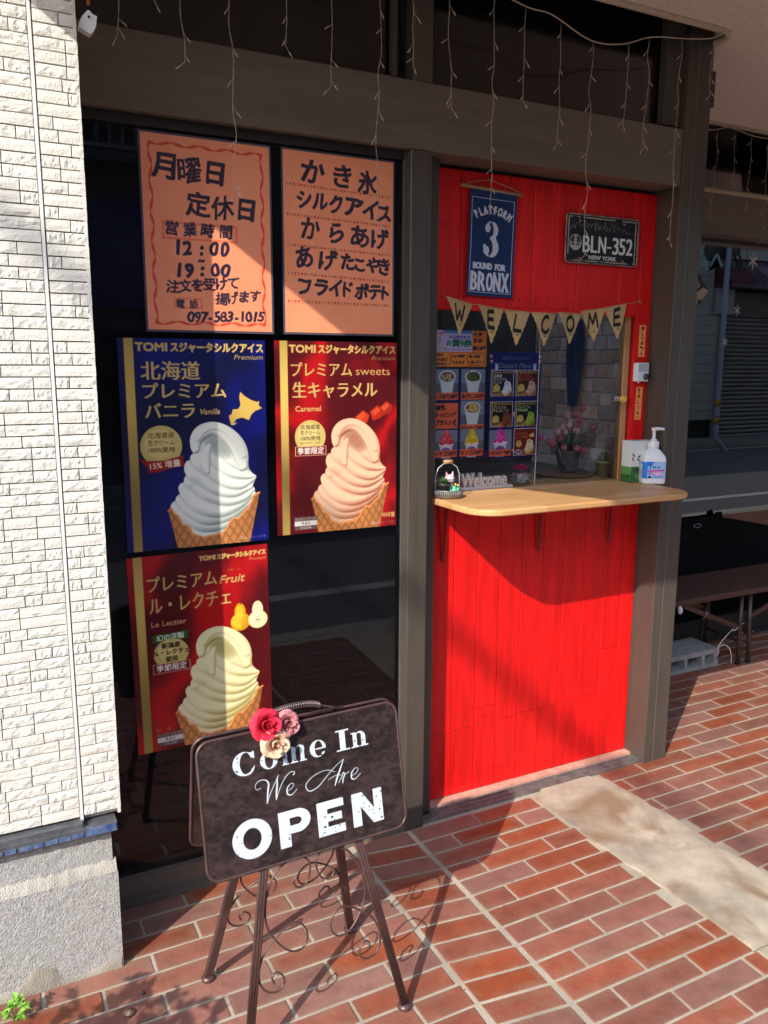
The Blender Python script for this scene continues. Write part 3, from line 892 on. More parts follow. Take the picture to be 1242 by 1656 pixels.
def make_food_menu():
    cv = Canvas(480, 740, .42, (.07, .10, .36))
    OR = (.96, .45, .28)
    cells = [(2, 5, 215, 195), (240, 5, 470, 195), (2, 280, 215, 470), (240, 262, 470, 460), (2, 500, 215, 665), (240, 500, 470, 665)]
    caps = [('ころあげ3,180円', 0), ('あげたこ4,220円', 1), None, ('ポテト1カップ160円', 3), ('イチゴ250円', 4), ('マンゴ250円', 5)]
    for i, (x0, y0, x1, y1) in enumerate(cells):
        if i == 2:
            cv.paint(cv.m_rect(x0, y0, x1, y1 + 18), OR)
            cv.hand([(c, 30 + j * 48, 318, 50) for j, c in enumerate('練乳')] + [(c, 24 + j * 38, 375, 44) for j, c in enumerate('トッピング')] + [(c, 24 + j * 38, 440, 48) for j, c in enumerate('プラス30')], INK, 1.6)
            cv.hand([('え', 190, 425, 30), ('ん', 192, 458, 30)], INK, 1.2)
            continue
        cv.paint(cv.m_rect(x0, y0, x1, y1), (.52, .56, .62)); cv.paint(cv.m_rect(x0, y0 + (y1 - y0) * .6, x1, y1), (.40, .42, .46))
        cx = (x0 + x1) / 2
        if i in (0, 1, 3):
            cv.paint(cv.m_poly([(cx - 75, y0 + 60), (cx + 75, y0 + 60), (cx + 48, y1), (cx - 48, y1)]), (.86, .87, .86))
            cv.paint(cv.m_ell(cx, y0 + 60, 78, 50), (.92, .92, .90)); cv.paint(cv.m_ell(cx, y0 + 62, 66, 40), (.45, .34, .22))
            rr_ = random.Random(i)
            for _ in range(22):
                x, y = cx + rr_.uniform(-46, 46), y0 + 60 + rr_.uniform(-28, 28)
                c = {0: (.72, .62, .50), 1: (.25, .42, .2), 3: (.82, .68, .42)}[i]
                f = rr_.uniform(.7, 1.2)
                cv.paint(cv.m_ell(x, y, 18 if i != 3 else 26, 7, rr_.uniform(0, 180)), tuple(min(1, a * f) for a in c))
            if i == 1: cv.paint(cv.m_line([(cx + 20, y0 + 30), (cx + 60, y0 + 80)], 7), (.25, .12, .1))
        else:
            ice_heap(cv, cx, y0 + 75, *(((.85, .12, .2), (.98, .5, .5)) if i == 4 else ((.85, .68, .05), (.98, .9, .3))))
        t = caps[i][0]
        cv.paint(cv.m_rect(x0, y1, x1, y1 + 60), OR)
        cv.text(t, x0 + 8, y1 + 30, 42, INK, width=(x1 - x0 - 16), bold=1.6)
    return cv

def make_dessert_menu():
    cv = Canvas(520, 880, .42, (.07, .11, .40))
    cv.a += (cv.noise(.08, 3, 3))[..., None]
    cv.text('TOMI スジャータシルクアイス', 260, 50, 34, (.35, .40, .62), anchor='c', width=290, bold=1)
    cv.text('Dessert Menu', 260, 108, 60, (.45, .5, .6), anchor='c', shear=.3, width=330, bold=.8)
    for x, y in ((14, 30), (506, 30), (20, 72), (500, 72), (262, 150), (262, 515), (262, 855 - 40), (262, 500)):
        cv.paint(cv.m_ell(x - 7, y, 9, 9) | cv.m_ell(x + 7, y, 9, 9) | cv.m_poly([(x - 15, y + 4), (x + 15, y + 4), (x, y + 24)]), (.93, .55, .62))
    for x in (70, 455):
        cv.paint(cv.m_rect(x - 14, 104, x + 14, 145) | cv.m_ell(x - 9, 100, 6, 12) | cv.m_ell(x + 9, 100, 6, 12), (.80, .84, .92))
    cards = [(18, 170, 245, 490, (.06, .07, .22), (.97, .97, .93), (.6, .64, .6), '北海道\nプレミアム\nバニラ', (.9, .85, .7)),
             (265, 170, 500, 490, (.26, .10, .08), (.93, .76, .66), (.5, .3, .22), 'プレミアム\n生キャラメル', (.85, .3, .2)),
             (18, 530, 245, 845, (.14, .08, .06), (.62, .30, .22), (.26, .10, .07), 'プレミアム\nチョコレート', (.9, .85, .7)),
             (265, 530, 500, 845, (.10, .13, .10), (.72, .85, .30), (.22, .38, .06), 'プレミアム\n宇治抹茶', (.72, .78, .5))]
    H = 880
    for k, (x0, y0, x1, y1, bgc, b1, b2, t, tcol) in enumerate(cards):
        y0 = y0 * .72 + 22; y1 = y1 * .72 + 12
        cv.paint(cv.m_rect(x0, y0, x1, y1), (.86, .86, .84)); cv.paint(cv.m_rect(x0 + 7, y0 + 7, x1 - 7, y1 - 7), bgc)
        cv.paint(cv.m_rect(x0 + 14, y0 + 7, x0 + 22, y1 - 7), (.85, .7, .35))
        cv.text('TOMI スジャータシルクアイス', x0 + 30, y0 + 22, 20, (.85, .72, .4), width=180, bold=.8)
        for j, l in enumerate(t.split('\n')): cv.text(l, x0 + 28, y0 + 50 + j * 27, 27, tcol, bold=.9)
        cv.paint(cv.m_ell(x0 + 58, y0 + 150, 34), (.85, .75, .4))
        W, h = x1 - x0, y1 - y0
        sub = Canvas.__new__(Canvas); sub.__dict__ = cv.__dict__
        soft_ice(cv, b1, b2, tf=lambda x, y, X=x0, Y=y0: (X + 52 + x * .27, Y + 2 + y * .245), sc=.26)
        cv.a[cv.m_rect(x0, y1 - 3, x1, y1 + 16)] = (.07, .11, .40)
        cv.paint(cv.m_rect(x0 + 10, y1 - 48, x0 + 108, y1 - 10), (.95, .72, .35)); cv.text('350円', x0 + 16, y1 - 29, 32, INK, bold=1.6, width=86)
    # bottom row: tropical ice and pear card
    cv.paint(cv.m_rect(18, 640, 240, 820), (.52, .55, .62))
    ice_heap(cv, 128, 705, (.85, .12, .55), (.98, .45, .8))
    cv.paint(cv.m_rect(18, 806, 240, 862), (.96, .45, .28)); cv.text('トロピカルピーチ250円', 24, 834, 38, INK, width=208, bold=1.4)
    x0, y0, x1, y1 = 262, 632, 500, 866
    cv.paint(cv.m_rect(x0, y0, x1, y1), (.86, .86, .84)); cv.paint(cv.m_rect(x0 + 7, y0 + 7, x1 - 7, y1 - 7), (.50, .12, .07))
    cv.text('プレミアム', x0 + 22, y0 + 48, 27, (.88, .4, .25), bold=1, width=120); cv.text('ル・レクチェ', x0 + 22, y0 + 78, 26, (.88, .4, .25), bold=1, width=130)
    cv.paint(cv.m_ell(x0 + 55, y0 + 132, 30), (.85, .75, .4)); cv.paint(cv.m_ell(x0 + 195, y0 + 62, 15, 18), (.93, .9, .6)); cv.paint(cv.m_ell(x0 + 172, y0 + 66, 13, 15), (.9, .7, .25))
    soft_ice(cv, (.96, .92, .74), (.6, .5, .3), tf=lambda x, y: (x0 + 55 + x * .27, y0 + 8 + y * .245), sc=.26)
    cv.paint(cv.m_ell(x0 + 58, y1 - 32, 44, 20), (.9, .88, .8)); cv.text('350円', x0 + 24, y1 - 32, 30, (.1, .1, .5), width=68, bold=1.4)
    cv.a[cv.m_rect(0, 866, 520, 880)] = (.07, .11, .40)
    return cv

def make_slip(up):
    cv = Canvas(50, 172, 1.1, (.99, .62, .34))
    dk = (.22, .05, .05)
    def heart(x, y, r):
        return cv.m_ell(x - r * .5, y, r * .6) | cv.m_ell(x + r * .5, y, r * .6) | cv.m_poly([(x - r * 1.05, y + r * .25), (x + r * 1.05, y + r * .25), (x, y + r * 1.5)])
    if not up:
        for i, c in enumerate('押してお'): cv.paint(cv.m_text(c, 26, 20 + i * 26, 22, anchor='c', bold=.8), dk)
        cv.paint(heart(20, 118, 7) | heart(35, 124, 5) | cv.m_line([(25, 138), (25, 156)], 4) | cv.m_poly([(17, 152), (33, 152), (25, 166)]), dk)
    else:
        cv.paint(cv.m_line([(22, 14), (22, 32)], 6) | cv.m_poly([(11, 18), (33, 18), (22, 4)]), dk)
        for i, c in enumerate('押してね'): cv.paint(cv.m_text(c, 23, 50 + i * 29, 21, anchor='c', bold=.4), dk)
        cv.paint(heart(14, 158, 5) | heart(33, 158, 5), (.85, .2, .15))
    return cv

def make_label():
    cv = Canvas(320, 220, .5, (.62, .78, .95))
    cv.paint(cv.m_rect(0, 0, 130, 220), (.80, .82, .93)); cv.paint(cv.m_rect(0, 0, 130, 34), (.62, .60, .82))
    cv.paint(cv.m_rect(8, 44, 120, 94), (.95, .93, .96)); cv.paint(cv.m_rect(4, 104, 122, 186), (.93, .76, .86))
    for y in range(112, 184, 9): cv.paint(cv.m_rect(10, y, 116, y + 3), (.82, .5, .66))
    for y in range(52, 92, 10): cv.paint(cv.m_rect(14, y, 112, y + 3), (.4, .35, .5))
    cv.paint(cv.m_rect(130, 0, 176, 220), (.05, .50, .90))
    cv.paint(cv.m_poly([(176, 0), (240, 0), (176, 60)]), (.10, .45, .90))
    cv.paint(cv.m_line([(200, 30), (200, 86)], 9) | cv.m_line([(190, 40), (212, 36)], 7) | cv.m_line([(222, 50), (226, 84), (240, 60), (244, 84)], 6) | cv.m_line([(258, 60), (266, 84), (276, 58)], 6), (.15, .25, .55))
    cv.paint(cv.m_poly([(176, 112), (310, 98), (312, 120), (178, 132)]), (.86, .25, .62))
    cv.paint(cv.m_ell(204, 152, 18), (.75, .15, .5)); cv.paint(cv.m_ell(206, 154, 9), (.95, .9, .95))
    cv.paint(cv.m_rect(232, 138, 292, 176), (.95, .55, .72)); cv.paint(cv.m_rect(240, 146, 284, 152), (.98, .9, .95)); cv.paint(cv.m_rect(240, 160, 276, 166), (.98, .9, .95))
    cv.paint(cv.m_poly([(180, 212), (186, 188), (196, 184), (206, 188), (210, 212)]), (.12, .12, .2))
    for y in range(188, 212, 8): cv.paint(cv.m_rect(226, y, 300, y + 3), (.2, .4, .7))
    return cv

def make_tissue():
    cv = Canvas(120, 175, .6, (.86, .88, .86))
    g = (.10, .28, .12)
    cv.paint(cv.m_rect(0, 108, 120, 175), (.20, .42, .20))
    cv.paint(cv.noise(1, 3, 8) > .1, (.35, .55, .30), 0) 
    n = cv.noise(1, 3, 7)
    cv.paint((n > .12) & (cv.yy > 110), (.36, .58, .30)); cv.paint((n < -.2) & (cv.yy > 110), (.10, .28, .12))
    for x, y, a, c in ((14, 60, 50, (.55, .1, .2)), (12, 76, 60, (.7, .2, .3)), (42, 66, -40, g), (66, 62, -60, g), (40, 80, 20, g), (58, 82, 90, g), (70, 84, 80, g), (90, 66, 40, (.4, .55, .35)),
                       (86, 84, 70, g), (100, 86, 10, g), (46, 94, 0, (.4, .4, .3)), (80, 98, 90, g), (96, 96, 0, (.4, .5, .4))):
        cv.paint(cv.m_ell(x, y, 9 if y < 82 else 5, 3.4, a), c)
    cv.paint(cv.m_ell(98, 125, 11) & ~cv.m_ell(98, 125, 8), (.8, .85, .75)); cv.text('森', 98, 125, 12, (.85, .9, .8), anchor='c')
    return cv

def make_shop_sign():
    cv = Canvas(900, 260, .25, (.02, .05, .42))
    cv.text('坂本商店', 450, 130, 190, (.28, .30, .38), anchor='c', bold=6)
    return cv

def sheet(name, cv, x0, x1, z0, z1, y, th=.0006, parent=None, rough=.35, rot=0, coat=0, bump=0, round_=0, matname=None, bulge=0):
    """a thin printed sheet facing -Y, image mapped over it; y is its front face"""
    M = cv if isinstance(cv, bpy.types.Material) else cv.material((matname or name) + '_surface', rough, bump, coat)
    mb = MB()
    if round_:
        P = []
        for cx, cz, a0 in ((x1 - round_, z1 - round_, 0), (x0 + round_, z1 - round_, 90), (x0 + round_, z0 + round_, 180), (x1 - round_, z0 + round_, 270)):
            for k in range(6):
                a = R(a0 + k * 18)
                P.append((cx + round_ * math.cos(a), cz + round_ * math.sin(a)))
        mb.prism(P, y, y + th)
    elif bulge:
        n = 8
        for k in range(2):
            for i in range(n + 1):
                for j in range(n + 1):
                    u, v = i / n, j / n
                    mb.v.append((x0 + (x1 - x0) * u, y + k * th - bulge * math.sin(u * 5 + v * 2) * math.sin(v * 3.1), z0 + (z1 - z0) * v))
        o = (n + 1) ** 2
        for i in range(n):
            for j in range(n):
                a = i * (n + 1) + j
                mb.f.append((a, a + n + 1, a + n + 2, a + 1)); mb.sm.append(True)
                mb.f.append((a + o, a + o + 1, a + o + n + 2, a + o + n + 1)); mb.sm.append(True)
    else:
        mb.box(x0, x1, y, y + th, z0, z1)
    if rot:
        cx, cz = (x0 + x1) / 2, (z0 + z1) / 2
        base = list(mb.v)
        me_uv = base
        o = mb.build(name, M, parent, uvbox=(x0, x1, z0, z1))
        c, s_ = math.cos(R(rot)), math.sin(R(rot))
        off = world_loc(parent) if parent is not None else Vector((0, 0, 0))
        for v, p in zip(o.data.vertices, base):
            dx, dz = p[0] - cx, p[2] - cz
            v.co = (cx + dx * c - dz * s_ - off.x, p[1] - off.y, cz + dx * s_ + dz * c - off.z)
        return o
    return mb.build(name, M, parent, uvbox=(x0, x1, z0, z1))
# ------------------------------------------------------------------ shared materials
bronze = mat('bronze_lightened_for_shade', (.155, .126, .102), .45, metal=.1, var=.12, vscale=5, bump=.08, bscale=90, stretch=(.6, 1, 6))  # one bronze throughout; colour lightened here because the beams lie in shade
bronze_v = mat('bronze_darkened_for_sun', (.085, .070, .056), .42, metal=.15, var=.12, vscale=6, bump=.08, bscale=90, stretch=(6, 6, .7))  # same bronze as the beams, colour darkened because the posts catch the sun
alu = mat('grey_aluminium_stile', (.20, .19, .18), .35, metal=.6, var=.1, vscale=6)
dark_frame = mat('dark_transom_frame', (.022, .017, .015), .5, var=.2, vscale=6)
black = mat('black_backing', (.004, .004, .005), .9)
pane = glass_mat('window_glass', (.985, .985, .985), 1.30)
dark_pane = glass_mat('shop_front_glass', (.90, .90, .92), 1.30)
side_pane = glass_mat('side_shop_glass', (.5, .5, .5), 2.1)

def brick_mat():
    M = mat('red_brown_paver', (.245, .070, .038), .55, objvar=.17, huevar=.28, var=.18, vscale=14, bump=.35, bscale=70, spec=.35)
    nt = M.node_tree; N = lambda t: nt.nodes.new(t); L = nt.links.new
    b = nt.nodes['Principled BSDF']
    src = b.inputs['Base Color'].links[0].from_socket
    tc = N('ShaderNodeTexCoord')
    sp = N('ShaderNodeSeparateXYZ'); L(tc.outputs['Generated'], sp.inputs[0])
    def edge(sock, k):
        a = N('ShaderNodeMath'); a.operation = 'SUBTRACT'; a.inputs[1].default_value = .5; L(sock, a.inputs[0])
        c = N('ShaderNodeMath'); c.operation = 'ABSOLUTE'; L(a.outputs[0], c.inputs[0])
        d = N('ShaderNodeMath'); d.operation = 'MULTIPLY_ADD'; d.inputs[1].default_value = k; d.inputs[2].default_value = 1 - k * .5; L(c.outputs[0], d.inputs[0])
        return d.outputs[0]
    ex, ey = edge(sp.outputs[0], 7), edge(sp.outputs[1], 2.4)
    mx = N('ShaderNodeMath'); mx.operation = 'MAXIMUM'; L(ex, mx.inputs[0]); L(ey, mx.inputs[1])
    n = N('ShaderNodeTexNoise'); n.inputs['Scale'].default_value = 9; n.inputs['Detail'].default_value = 7
    oi = N('ShaderNodeObjectInfo')
    va = N('ShaderNodeVectorMath'); va.operation = 'ADD'
    L(oi.outputs['Location'], va.inputs[0]); L(tc.outputs['Object'], va.inputs[1]); L(va.outputs[0], n.inputs['Vector'])
    mu = N('ShaderNodeMath'); mu.operation = 'MULTIPLY_ADD'; mu.inputs[1].default_value = 2.4; mu.inputs[2].default_value = -1.2
    L(n.outputs['Fac'], mu.inputs[0])
    ad = N('ShaderNodeMath'); ad.operation = 'ADD'; ad.use_clamp = True; L(mx.outputs[0], ad.inputs[0]); L(mu.outputs[0], ad.inputs[1])
    n3 = N('ShaderNodeTexNoise'); n3.inputs['Scale'].default_value = 2.2; n3.inputs['Detail'].default_value = 4; L(va.outputs[0], n3.inputs['Vector'])
    r3 = N('ShaderNodeMapRange'); r3.inputs['From Min'].default_value = .42; r3.inputs['From Max'].default_value = .72; r3.inputs['To Min'].default_value = .18; r3.inputs['To Max'].default_value = .60
    L(n3.outputs['Fac'], r3.inputs[0])
    m2 = N('ShaderNodeMath'); m2.operation = 'MULTIPLY'; L(ad.outputs[0], m2.inputs[0]); L(r3.outputs[0], m2.inputs[1])
    mix = N('ShaderNodeMix'); mix.data_type = 'RGBA'
    L(m2.outputs[0], mix.inputs['Factor']); L(src, mix.inputs[6]); mix.inputs[7].default_value = (.25, .165, .115, 1)
    L(mix.outputs[2], b.inputs['Base Color'])
    return M
paver = brick_mat()
mortar = mat('paving_mortar', (.45, .40, .31), .9, col2=(.28, .245, .19), vscale=7, bump=.3, bscale=200)
asphalt = mat('asphalt', (.13, .13, .13), .9, var=.3, vscale=30, bump=1, bscale=260)
white_paint = mat('road_paint', (.62, .62, .60), .8, col2=(.3, .3, .29), vscale=40)
kerb_m = mat('kerb_concrete', (.36, .35, .33), .9, var=.15, vscale=12, bump=.6, bscale=150)
plaster = mat('sprayed_plaster', (.84, .76, .66), .95, col2=(.68, .60, .50), vscale=60, bump=1.6, bscale=130)
stucco = mat('rough_grey_render', (.50, .49, .47), .95, col2=(.33, .32, .30), vscale=90, bump=1.3, bscale=230, detail=3)
stucco_dirty = mat('damp_stained_render', (.42, .39, .33), .95, col2=(.26, .22, .17), vscale=8, bump=1.2, bscale=230)

# ------------------------------------------------------------------ ground
g = MB(); g.quad((-160, -160, -.16), (160, -160, -.16), (160, 160, -.16), (-160, 160, -.16))
struct(g.build('ground', mat('distant_ground', (.16, .155, .15), .95, var=.2, vscale=.3)))
g = MB(); g.box(-30, 45, -8.3, -2.22, -.3, -.085)
road = struct(g.build('road', asphalt))
g = MB(); g.box(-30, 45, -3.32, -3.17, -.085, -.081)
g.box(-30, 45, -8.0, -7.86, -.085, -.081)
tag(g.build('road_line', white_paint, road), kind='stuff')
g = MB()
for i in range(60):
    x = -15 + i * .62
    g.bbox(x, x + .612, -2.22, -2.06, -.3, .0, .012)
struct(g.build('kerb', kerb_m))
g = MB(); g.box(-30, 45, -9.4, -8.3, -.3, .02)
struct(g.build('far_pavement', mat('far_pavement_concrete', (.25, .24, .23), .9, var=.15, vscale=3)))

g = MB(); g.box(-15, 22, -2.06, 1.12, -.3, 0.0)
pave = struct(g.build('pavement', mortar))

C0 = Vector((0, -2.38, 1.666))
def in_view(p, mx=.02):
    d = Vector(p) - C0
    z = d.dot(fw)
    if z < .1: return False
    return abs(d.dot(rr) / z) < 621 / 1320 + mx and abs(d.dot(uu) / z) < 828 / 1320 + mx

GX = .014       # half joint... bricks sit in a recessed mortar bed
bricks = []     # x0,x1,y0,y1, skew of the right end
def strip_x(y, side):
    return (1.847 - .069 * (y - .03)) if side < 0 else (2.209 - .058 * (y - .03))
for k in range(-16, 28):
    y1, y0 = -.005 - .0825 * k, -.005 - .0825 * (k + 1)
    if y0 < -2.05 or y1 > .02: continue
    off = 0 if k % 2 else .1385
    x = 1.44 + off - .277
    while x < 2.2:
        bricks.append([max(x, 1.315), min(x + .277, strip_x((y0 + y1) / 2, -1)), y0, y1, 0]); x += .277
    # soldier band
    bricks.append([1.088, 1.305, y0, y1, .027])
    x = .35 - .29 * 40 + (0 if k % 2 else .145)
    while x < 1.075:
        bricks.append([x, min(x + .29, 1.083), y0 + .027, y1 + .027, 0]); x += .29
for k in range(-15, 26):
    y1, y0 = .022 - .083 * k, .022 - .083 * (k + 1)
    if y0 < -2.05: continue
    x = 2.414 - .277 * 2 + (0 if k % 2 == 0 else .137)
    while x < 20:
        a = max(x, strip_x((y0 + y1) / 2, 1) if y0 < .0 else 2.20)
        if (y1 > .06 and x < 2.58):
            if x + .277 < 2.63:
                x += .277; continue
            a = 2.578
        bricks.append([a, x + .277, y0, min(y1, 1.05), 0]); x += .277
J = .0050
real, far = [], []
for b in bricks:
    if b[1] - b[0] < .045: continue
    if b[2] > -.22 and b[1] < .26: continue
    c = ((b[0] + b[1]) / 2, (b[2] + b[3]) / 2, 0)
    if in_view(c, .03) and b[0] < 4.8: real.append((( Vector(c) - C0).length, b))
    else: far.append(b)
real.sort(key=lambda t: t[0])
far += [b for _, b in real[298:]]
real = [b for _, b in real[:298]]
def brick_mb(L_, W_, skew=0, j=.0007):
    m_ = MB()
    m_.bbox(-L_ / 2, L_ / 2, -W_ / 2, W_ / 2, -.02, .0032, .0016, jit=j)
    if skew:
        m_.v = [(x, y + skew * (.5 - x / L_) if True else y, z) for x, y, z in m_.v]
    return m_
full = []
for i in range(7):
    o = brick_mb(.277 - 2 * J, .0825 - 2 * J).build('brick', paver, pave)
    full.append(o)
used = 0
for b in real:
    L_, W_ = b[1] - b[0], b[3] - b[2]
    cx, cy = (b[0] + b[1]) / 2, (b[2] + b[3]) / 2
    if abs(L_ - .277) < .004 and not b[4]:
        if used < len(full): o = full[used]
        else:
            o = full[rnd.randrange(len(full))].copy(); COL.objects.link(o)
        used += 1
    else:
        o = brick_mb(L_ - 2 * J, W_ - 2 * J, b[4]).build('brick', paver, pave)
    o.location = (cx, cy, rnd.uniform(-.001, .0012))
    o.rotation_euler = (rnd.uniform(-.006, .006), rnd.uniform(-.003, .003), rnd.uniform(-.004, .004) + (math.pi if rnd.random() < .5 and not b[4] else 0))
g = MB()
for b in far:
    g.box(b[0] + J, b[1] - J, b[2] + J, b[3] - J, -.01, .004)
tag(g.build('outer_brickwork', paver, pave), kind='stuff')

g = MB()
for _ in range(420):
    x, y = rnd.uniform(0, 4.2), rnd.uniform(-1.3, .6)
    if y > -.03 and x < 2.6: y -= .9
    if x < .3 and y > -.26: continue
    r_ = rnd.uniform(.0008, .0026)
    g.sphere((x, y, .0035 + r_ * .5), r_, 5, 3, 1.3, .8, .7)
for _ in range(46):
    x, y = rnd.uniform(.1, 3.4), rnd.uniform(-1.2, -.3)
    a = rnd.uniform(0, 6.28); l_ = rnd.uniform(.004, .011)
    g.add([(x, y, .0045), (x + l_ * math.cos(a), y + l_ * math.sin(a), .007), (x + l_ * .5 * math.cos(a + .6), y + l_ * .5 * math.sin(a + .6), .0055)], [(0, 1, 2)])
tag(g.build('grit', mat('grit_and_leaf_bits', (.30, .25, .17), .9, col2=(.08, .05, .03), vscale=60), pave), kind='stuff')

# worn concrete strip let into the paving in front of the door
g = MB()
n = 26
L_, R_ = [], []
for i in range(n + 1):
    y = .01 - 1.5 * i / n
    L_.append((strip_x(y, -1) + rnd.uniform(-.007, .007), y)); R_.append((strip_x(y, 1) + rnd.uniform(-.007, .007), y))
L_[0] = (1.92, .012); L_[1] = (1.86, -.035); R_[0] = (2.16, .012)
g.prism(L_ + R_[::-1], -.02, .0085, 'z')
conc = mat('worn_concrete', (.52, .455, .34), .85, col2=(.24, .21, .165), vscale=5.5, bump=.3, bscale=160, detail=10)
nt = conc.node_tree
b_ = nt.nodes['Principled BSDF']
src = b_.inputs['Base Color'].links[0].from_socket
tcn = nt.nodes.new('ShaderNodeTexCoord'); nn = nt.nodes.new('ShaderNodeTexNoise'); nn.inputs['Scale'].default_value = 3.1; nn.inputs['Detail'].default_value = 8; nn.inputs['Distortion'].default_value = 1.2
nt.links.new(tcn.outputs['Object'], nn.inputs['Vector'])
cr = nt.nodes.new('ShaderNodeValToRGB'); cr.color_ramp.elements[0].position = .50; cr.color_ramp.elements[1].position = .66
nt.links.new(nn.outputs['Fac'], cr.inputs[0])
mx = nt.nodes.new('ShaderNodeMix'); mx.data_type = 'RGBA'
nt.links.new(cr.outputs[0], mx.inputs['Factor']); nt.links.new(src, mx.inputs[6]); mx.inputs[7].default_value = (.24, .165, .10, 1)
nt.links.new(mx.outputs[2], b_.inputs['Base Color'])
cs = g.build('concrete_strip', conc, pave)
ck = MB()
ck.tube([(2.28, -1.02, .0085), (2.2, -.985, .009), (2.14, -.99, .009), (2.05, -.97, .009), (1.97, -1.0, .0088), (1.9, -1.0, .008)], .0016, 5)
ck.build('crack', mat('crack_dirt', (.12, .09, .06), 1), cs)

# ------------------------------------------------------------------ white siding wall, left
t = thing('siding_wall', 'white split-face brick-pattern siding wall at the left edge above a grey rendered base', 'wall', (-.4, -.24, 0))
side_m = mat('white_siding', (.74, .71, .63), .62, var=.05, vscale=30, bump=.5, bscale=170, objvar=.04)
joint_m = mat('siding_joint', (.60, .56, .51), .85, col2=(.42, .35, .28), vscale=25)
g = MB(); g.box(-1.6, .283, -.205, .2, .455, 2.85); g.build('backing_panel', joint_m, t)
def tile_mesh(kind, i):
    nx, nz = (7, 3) if kind else (3, 2)
    m_ = MB()
    r = random.Random(i * 13 + kind)
    W_, H_ = .08, .0252
    vs = []
    for b in range(nz + 1):
        for a in range(nx + 1):
            x, z = -W_ / 2 + W_ * a / nx, -H_ / 2 + H_ * b / nz
            edge = a in (0, nx) or b in (0, nz)
            if kind: y = -.0085 + (r.uniform(-.0005, .001) if edge else r.uniform(-.0024, .0010))
            else: y = -.0105 + (.001 if edge else 0)
            jx = 0 if a in (0, nx) else r.uniform(-.003, .003)
            vs.append((x + jx, y, z))
    fs = []
    w_ = nx + 1
    for b in range(nz):
        for a in range(nx):
            q = b * w_ + a
            if kind:
                if r.random() < .5: fs += [(q, q + 1, q + w_ + 1), (q, q + w_ + 1, q + w_)]
                else: fs += [(q, q + 1, q + w_), (q + 1, q + w_ + 1, q + w_)]
            else: fs.append((q, q + 1, q + w_ + 1, q + w_))
    m_.add(vs, fs)
    # returns to the backing
    base = len(m_.v)
    loop = [a for a in range(w_)] + [b * w_ + nx for b in range(1, nz + 1)] + [nz * w_ + a for a in range(nx - 1, -1, -1)] + [b * w_ for b in range(nz - 1, 0, -1)]
    back = [(vs[q][0] * 1.02, .008, vs[q][2] * 1.06) for q in loop]
    m_.v += back
    k = len(loop)
    for a in range(k):
        m_.f.append((loop[a], base + a, base + (a + 1) % k, loop[(a + 1) % k])); m_.sm.append(False)
    return m_
protos = []
for i in range(14): protos.append(tile_mesh(1, i))
smooths = [tile_mesh(0, i) for i in range(3)]
pd = None
tile_objs = []
def tile_obj(pm):
    if 'me' not in pm.__dict__:
        o = pm.build('brick_tile', side_m, t, local=True); pm.me = o.data
    else:
        o = bpy.data.objects.new('brick_tile', pm.me); COL.objects.link(o); o.parent = t
    return o
P = .0284
outer = MB()
row = 0
z = .470
cnt = 0
while z < 2.84:
    for (xa, xb) in ((-1.6, .1865), (.197, .293)):
        x = xb
        # lay from the right edge
        first = True
        while x > xa + .002:
            if xb < .19:
                w_ = rnd.choice((.055, .075, .095, .04, .11))
            else:
                w_ = rnd.choice((.028, .04, .055, .065, .096)) if first else x - xa
                if x - xa - w_ < .015: w_ = x - xa
            first = False
            x0 = max(xa, x - w_)
            cx = (x + x0) / 2
            wv = x - x0 - .0025
            if (x > -.04 and z < 2.56):
                pm = rnd.choice(protos if rnd.random() < .68 else smooths)
                o = tile_obj(pm); cnt += 1
                o.location = (cx + .4, .027, z + P / 2 - 0)
                o.scale = (wv / .08 * rnd.choice((1, -1)) if False else wv / .08, 1, 1)
                if rnd.random() < .5:
                    o.rotation_euler = (0, math.pi, 0)
            else:
                pm = rnd.choice(protos)
                outer.add([(v[0] * wv / .08 + cx, v[1] - .213, v[2] + z + P / 2) for v in pm.v], pm.f)
            x = x0
    z += P
outer.build('outer_brick_tile', side_m, t)['kind'] = 'stuff'
g = MB(); g.box(.1868, .1945, -.2215, -.206, .455, 2.85); g.build('joint_trim', mat('white_trim', (.78, .77, .74), .5), t)
g = MB(); g.box(.2835, .291, -.222, .04, .458, 2.85); g.build('end_return', side_m, t)
g = MB(); g.box(-1.6, .19, -.243, -.2, .446, .462); g.prism([(-.25, .425), (-.25, .448), (-.2, .448), (-.2, .425)], -1.6, .276, 'x')
g.build('starter_strip', mat('galvanised_strip', (.15, .155, .17), .45, metal=.5, var=.3, vscale=40), t)
g = MB()
for i in range(56):
    x = -1.6 + i * .032
    g.box(x, x + rnd.uniform(.024, .031), -.2525, -.2505, .4262 + rnd.uniform(0, .002), .437 + rnd.uniform(0, .004))
g.box(.195, .274, -.2535, -.2507, .4258, .4475)
g.build('protective_film', mat('blue_film', (.03, .07, .20), .35, col2=(.16, .22, .32), vscale=40), t)['kind'] = 'stuff'
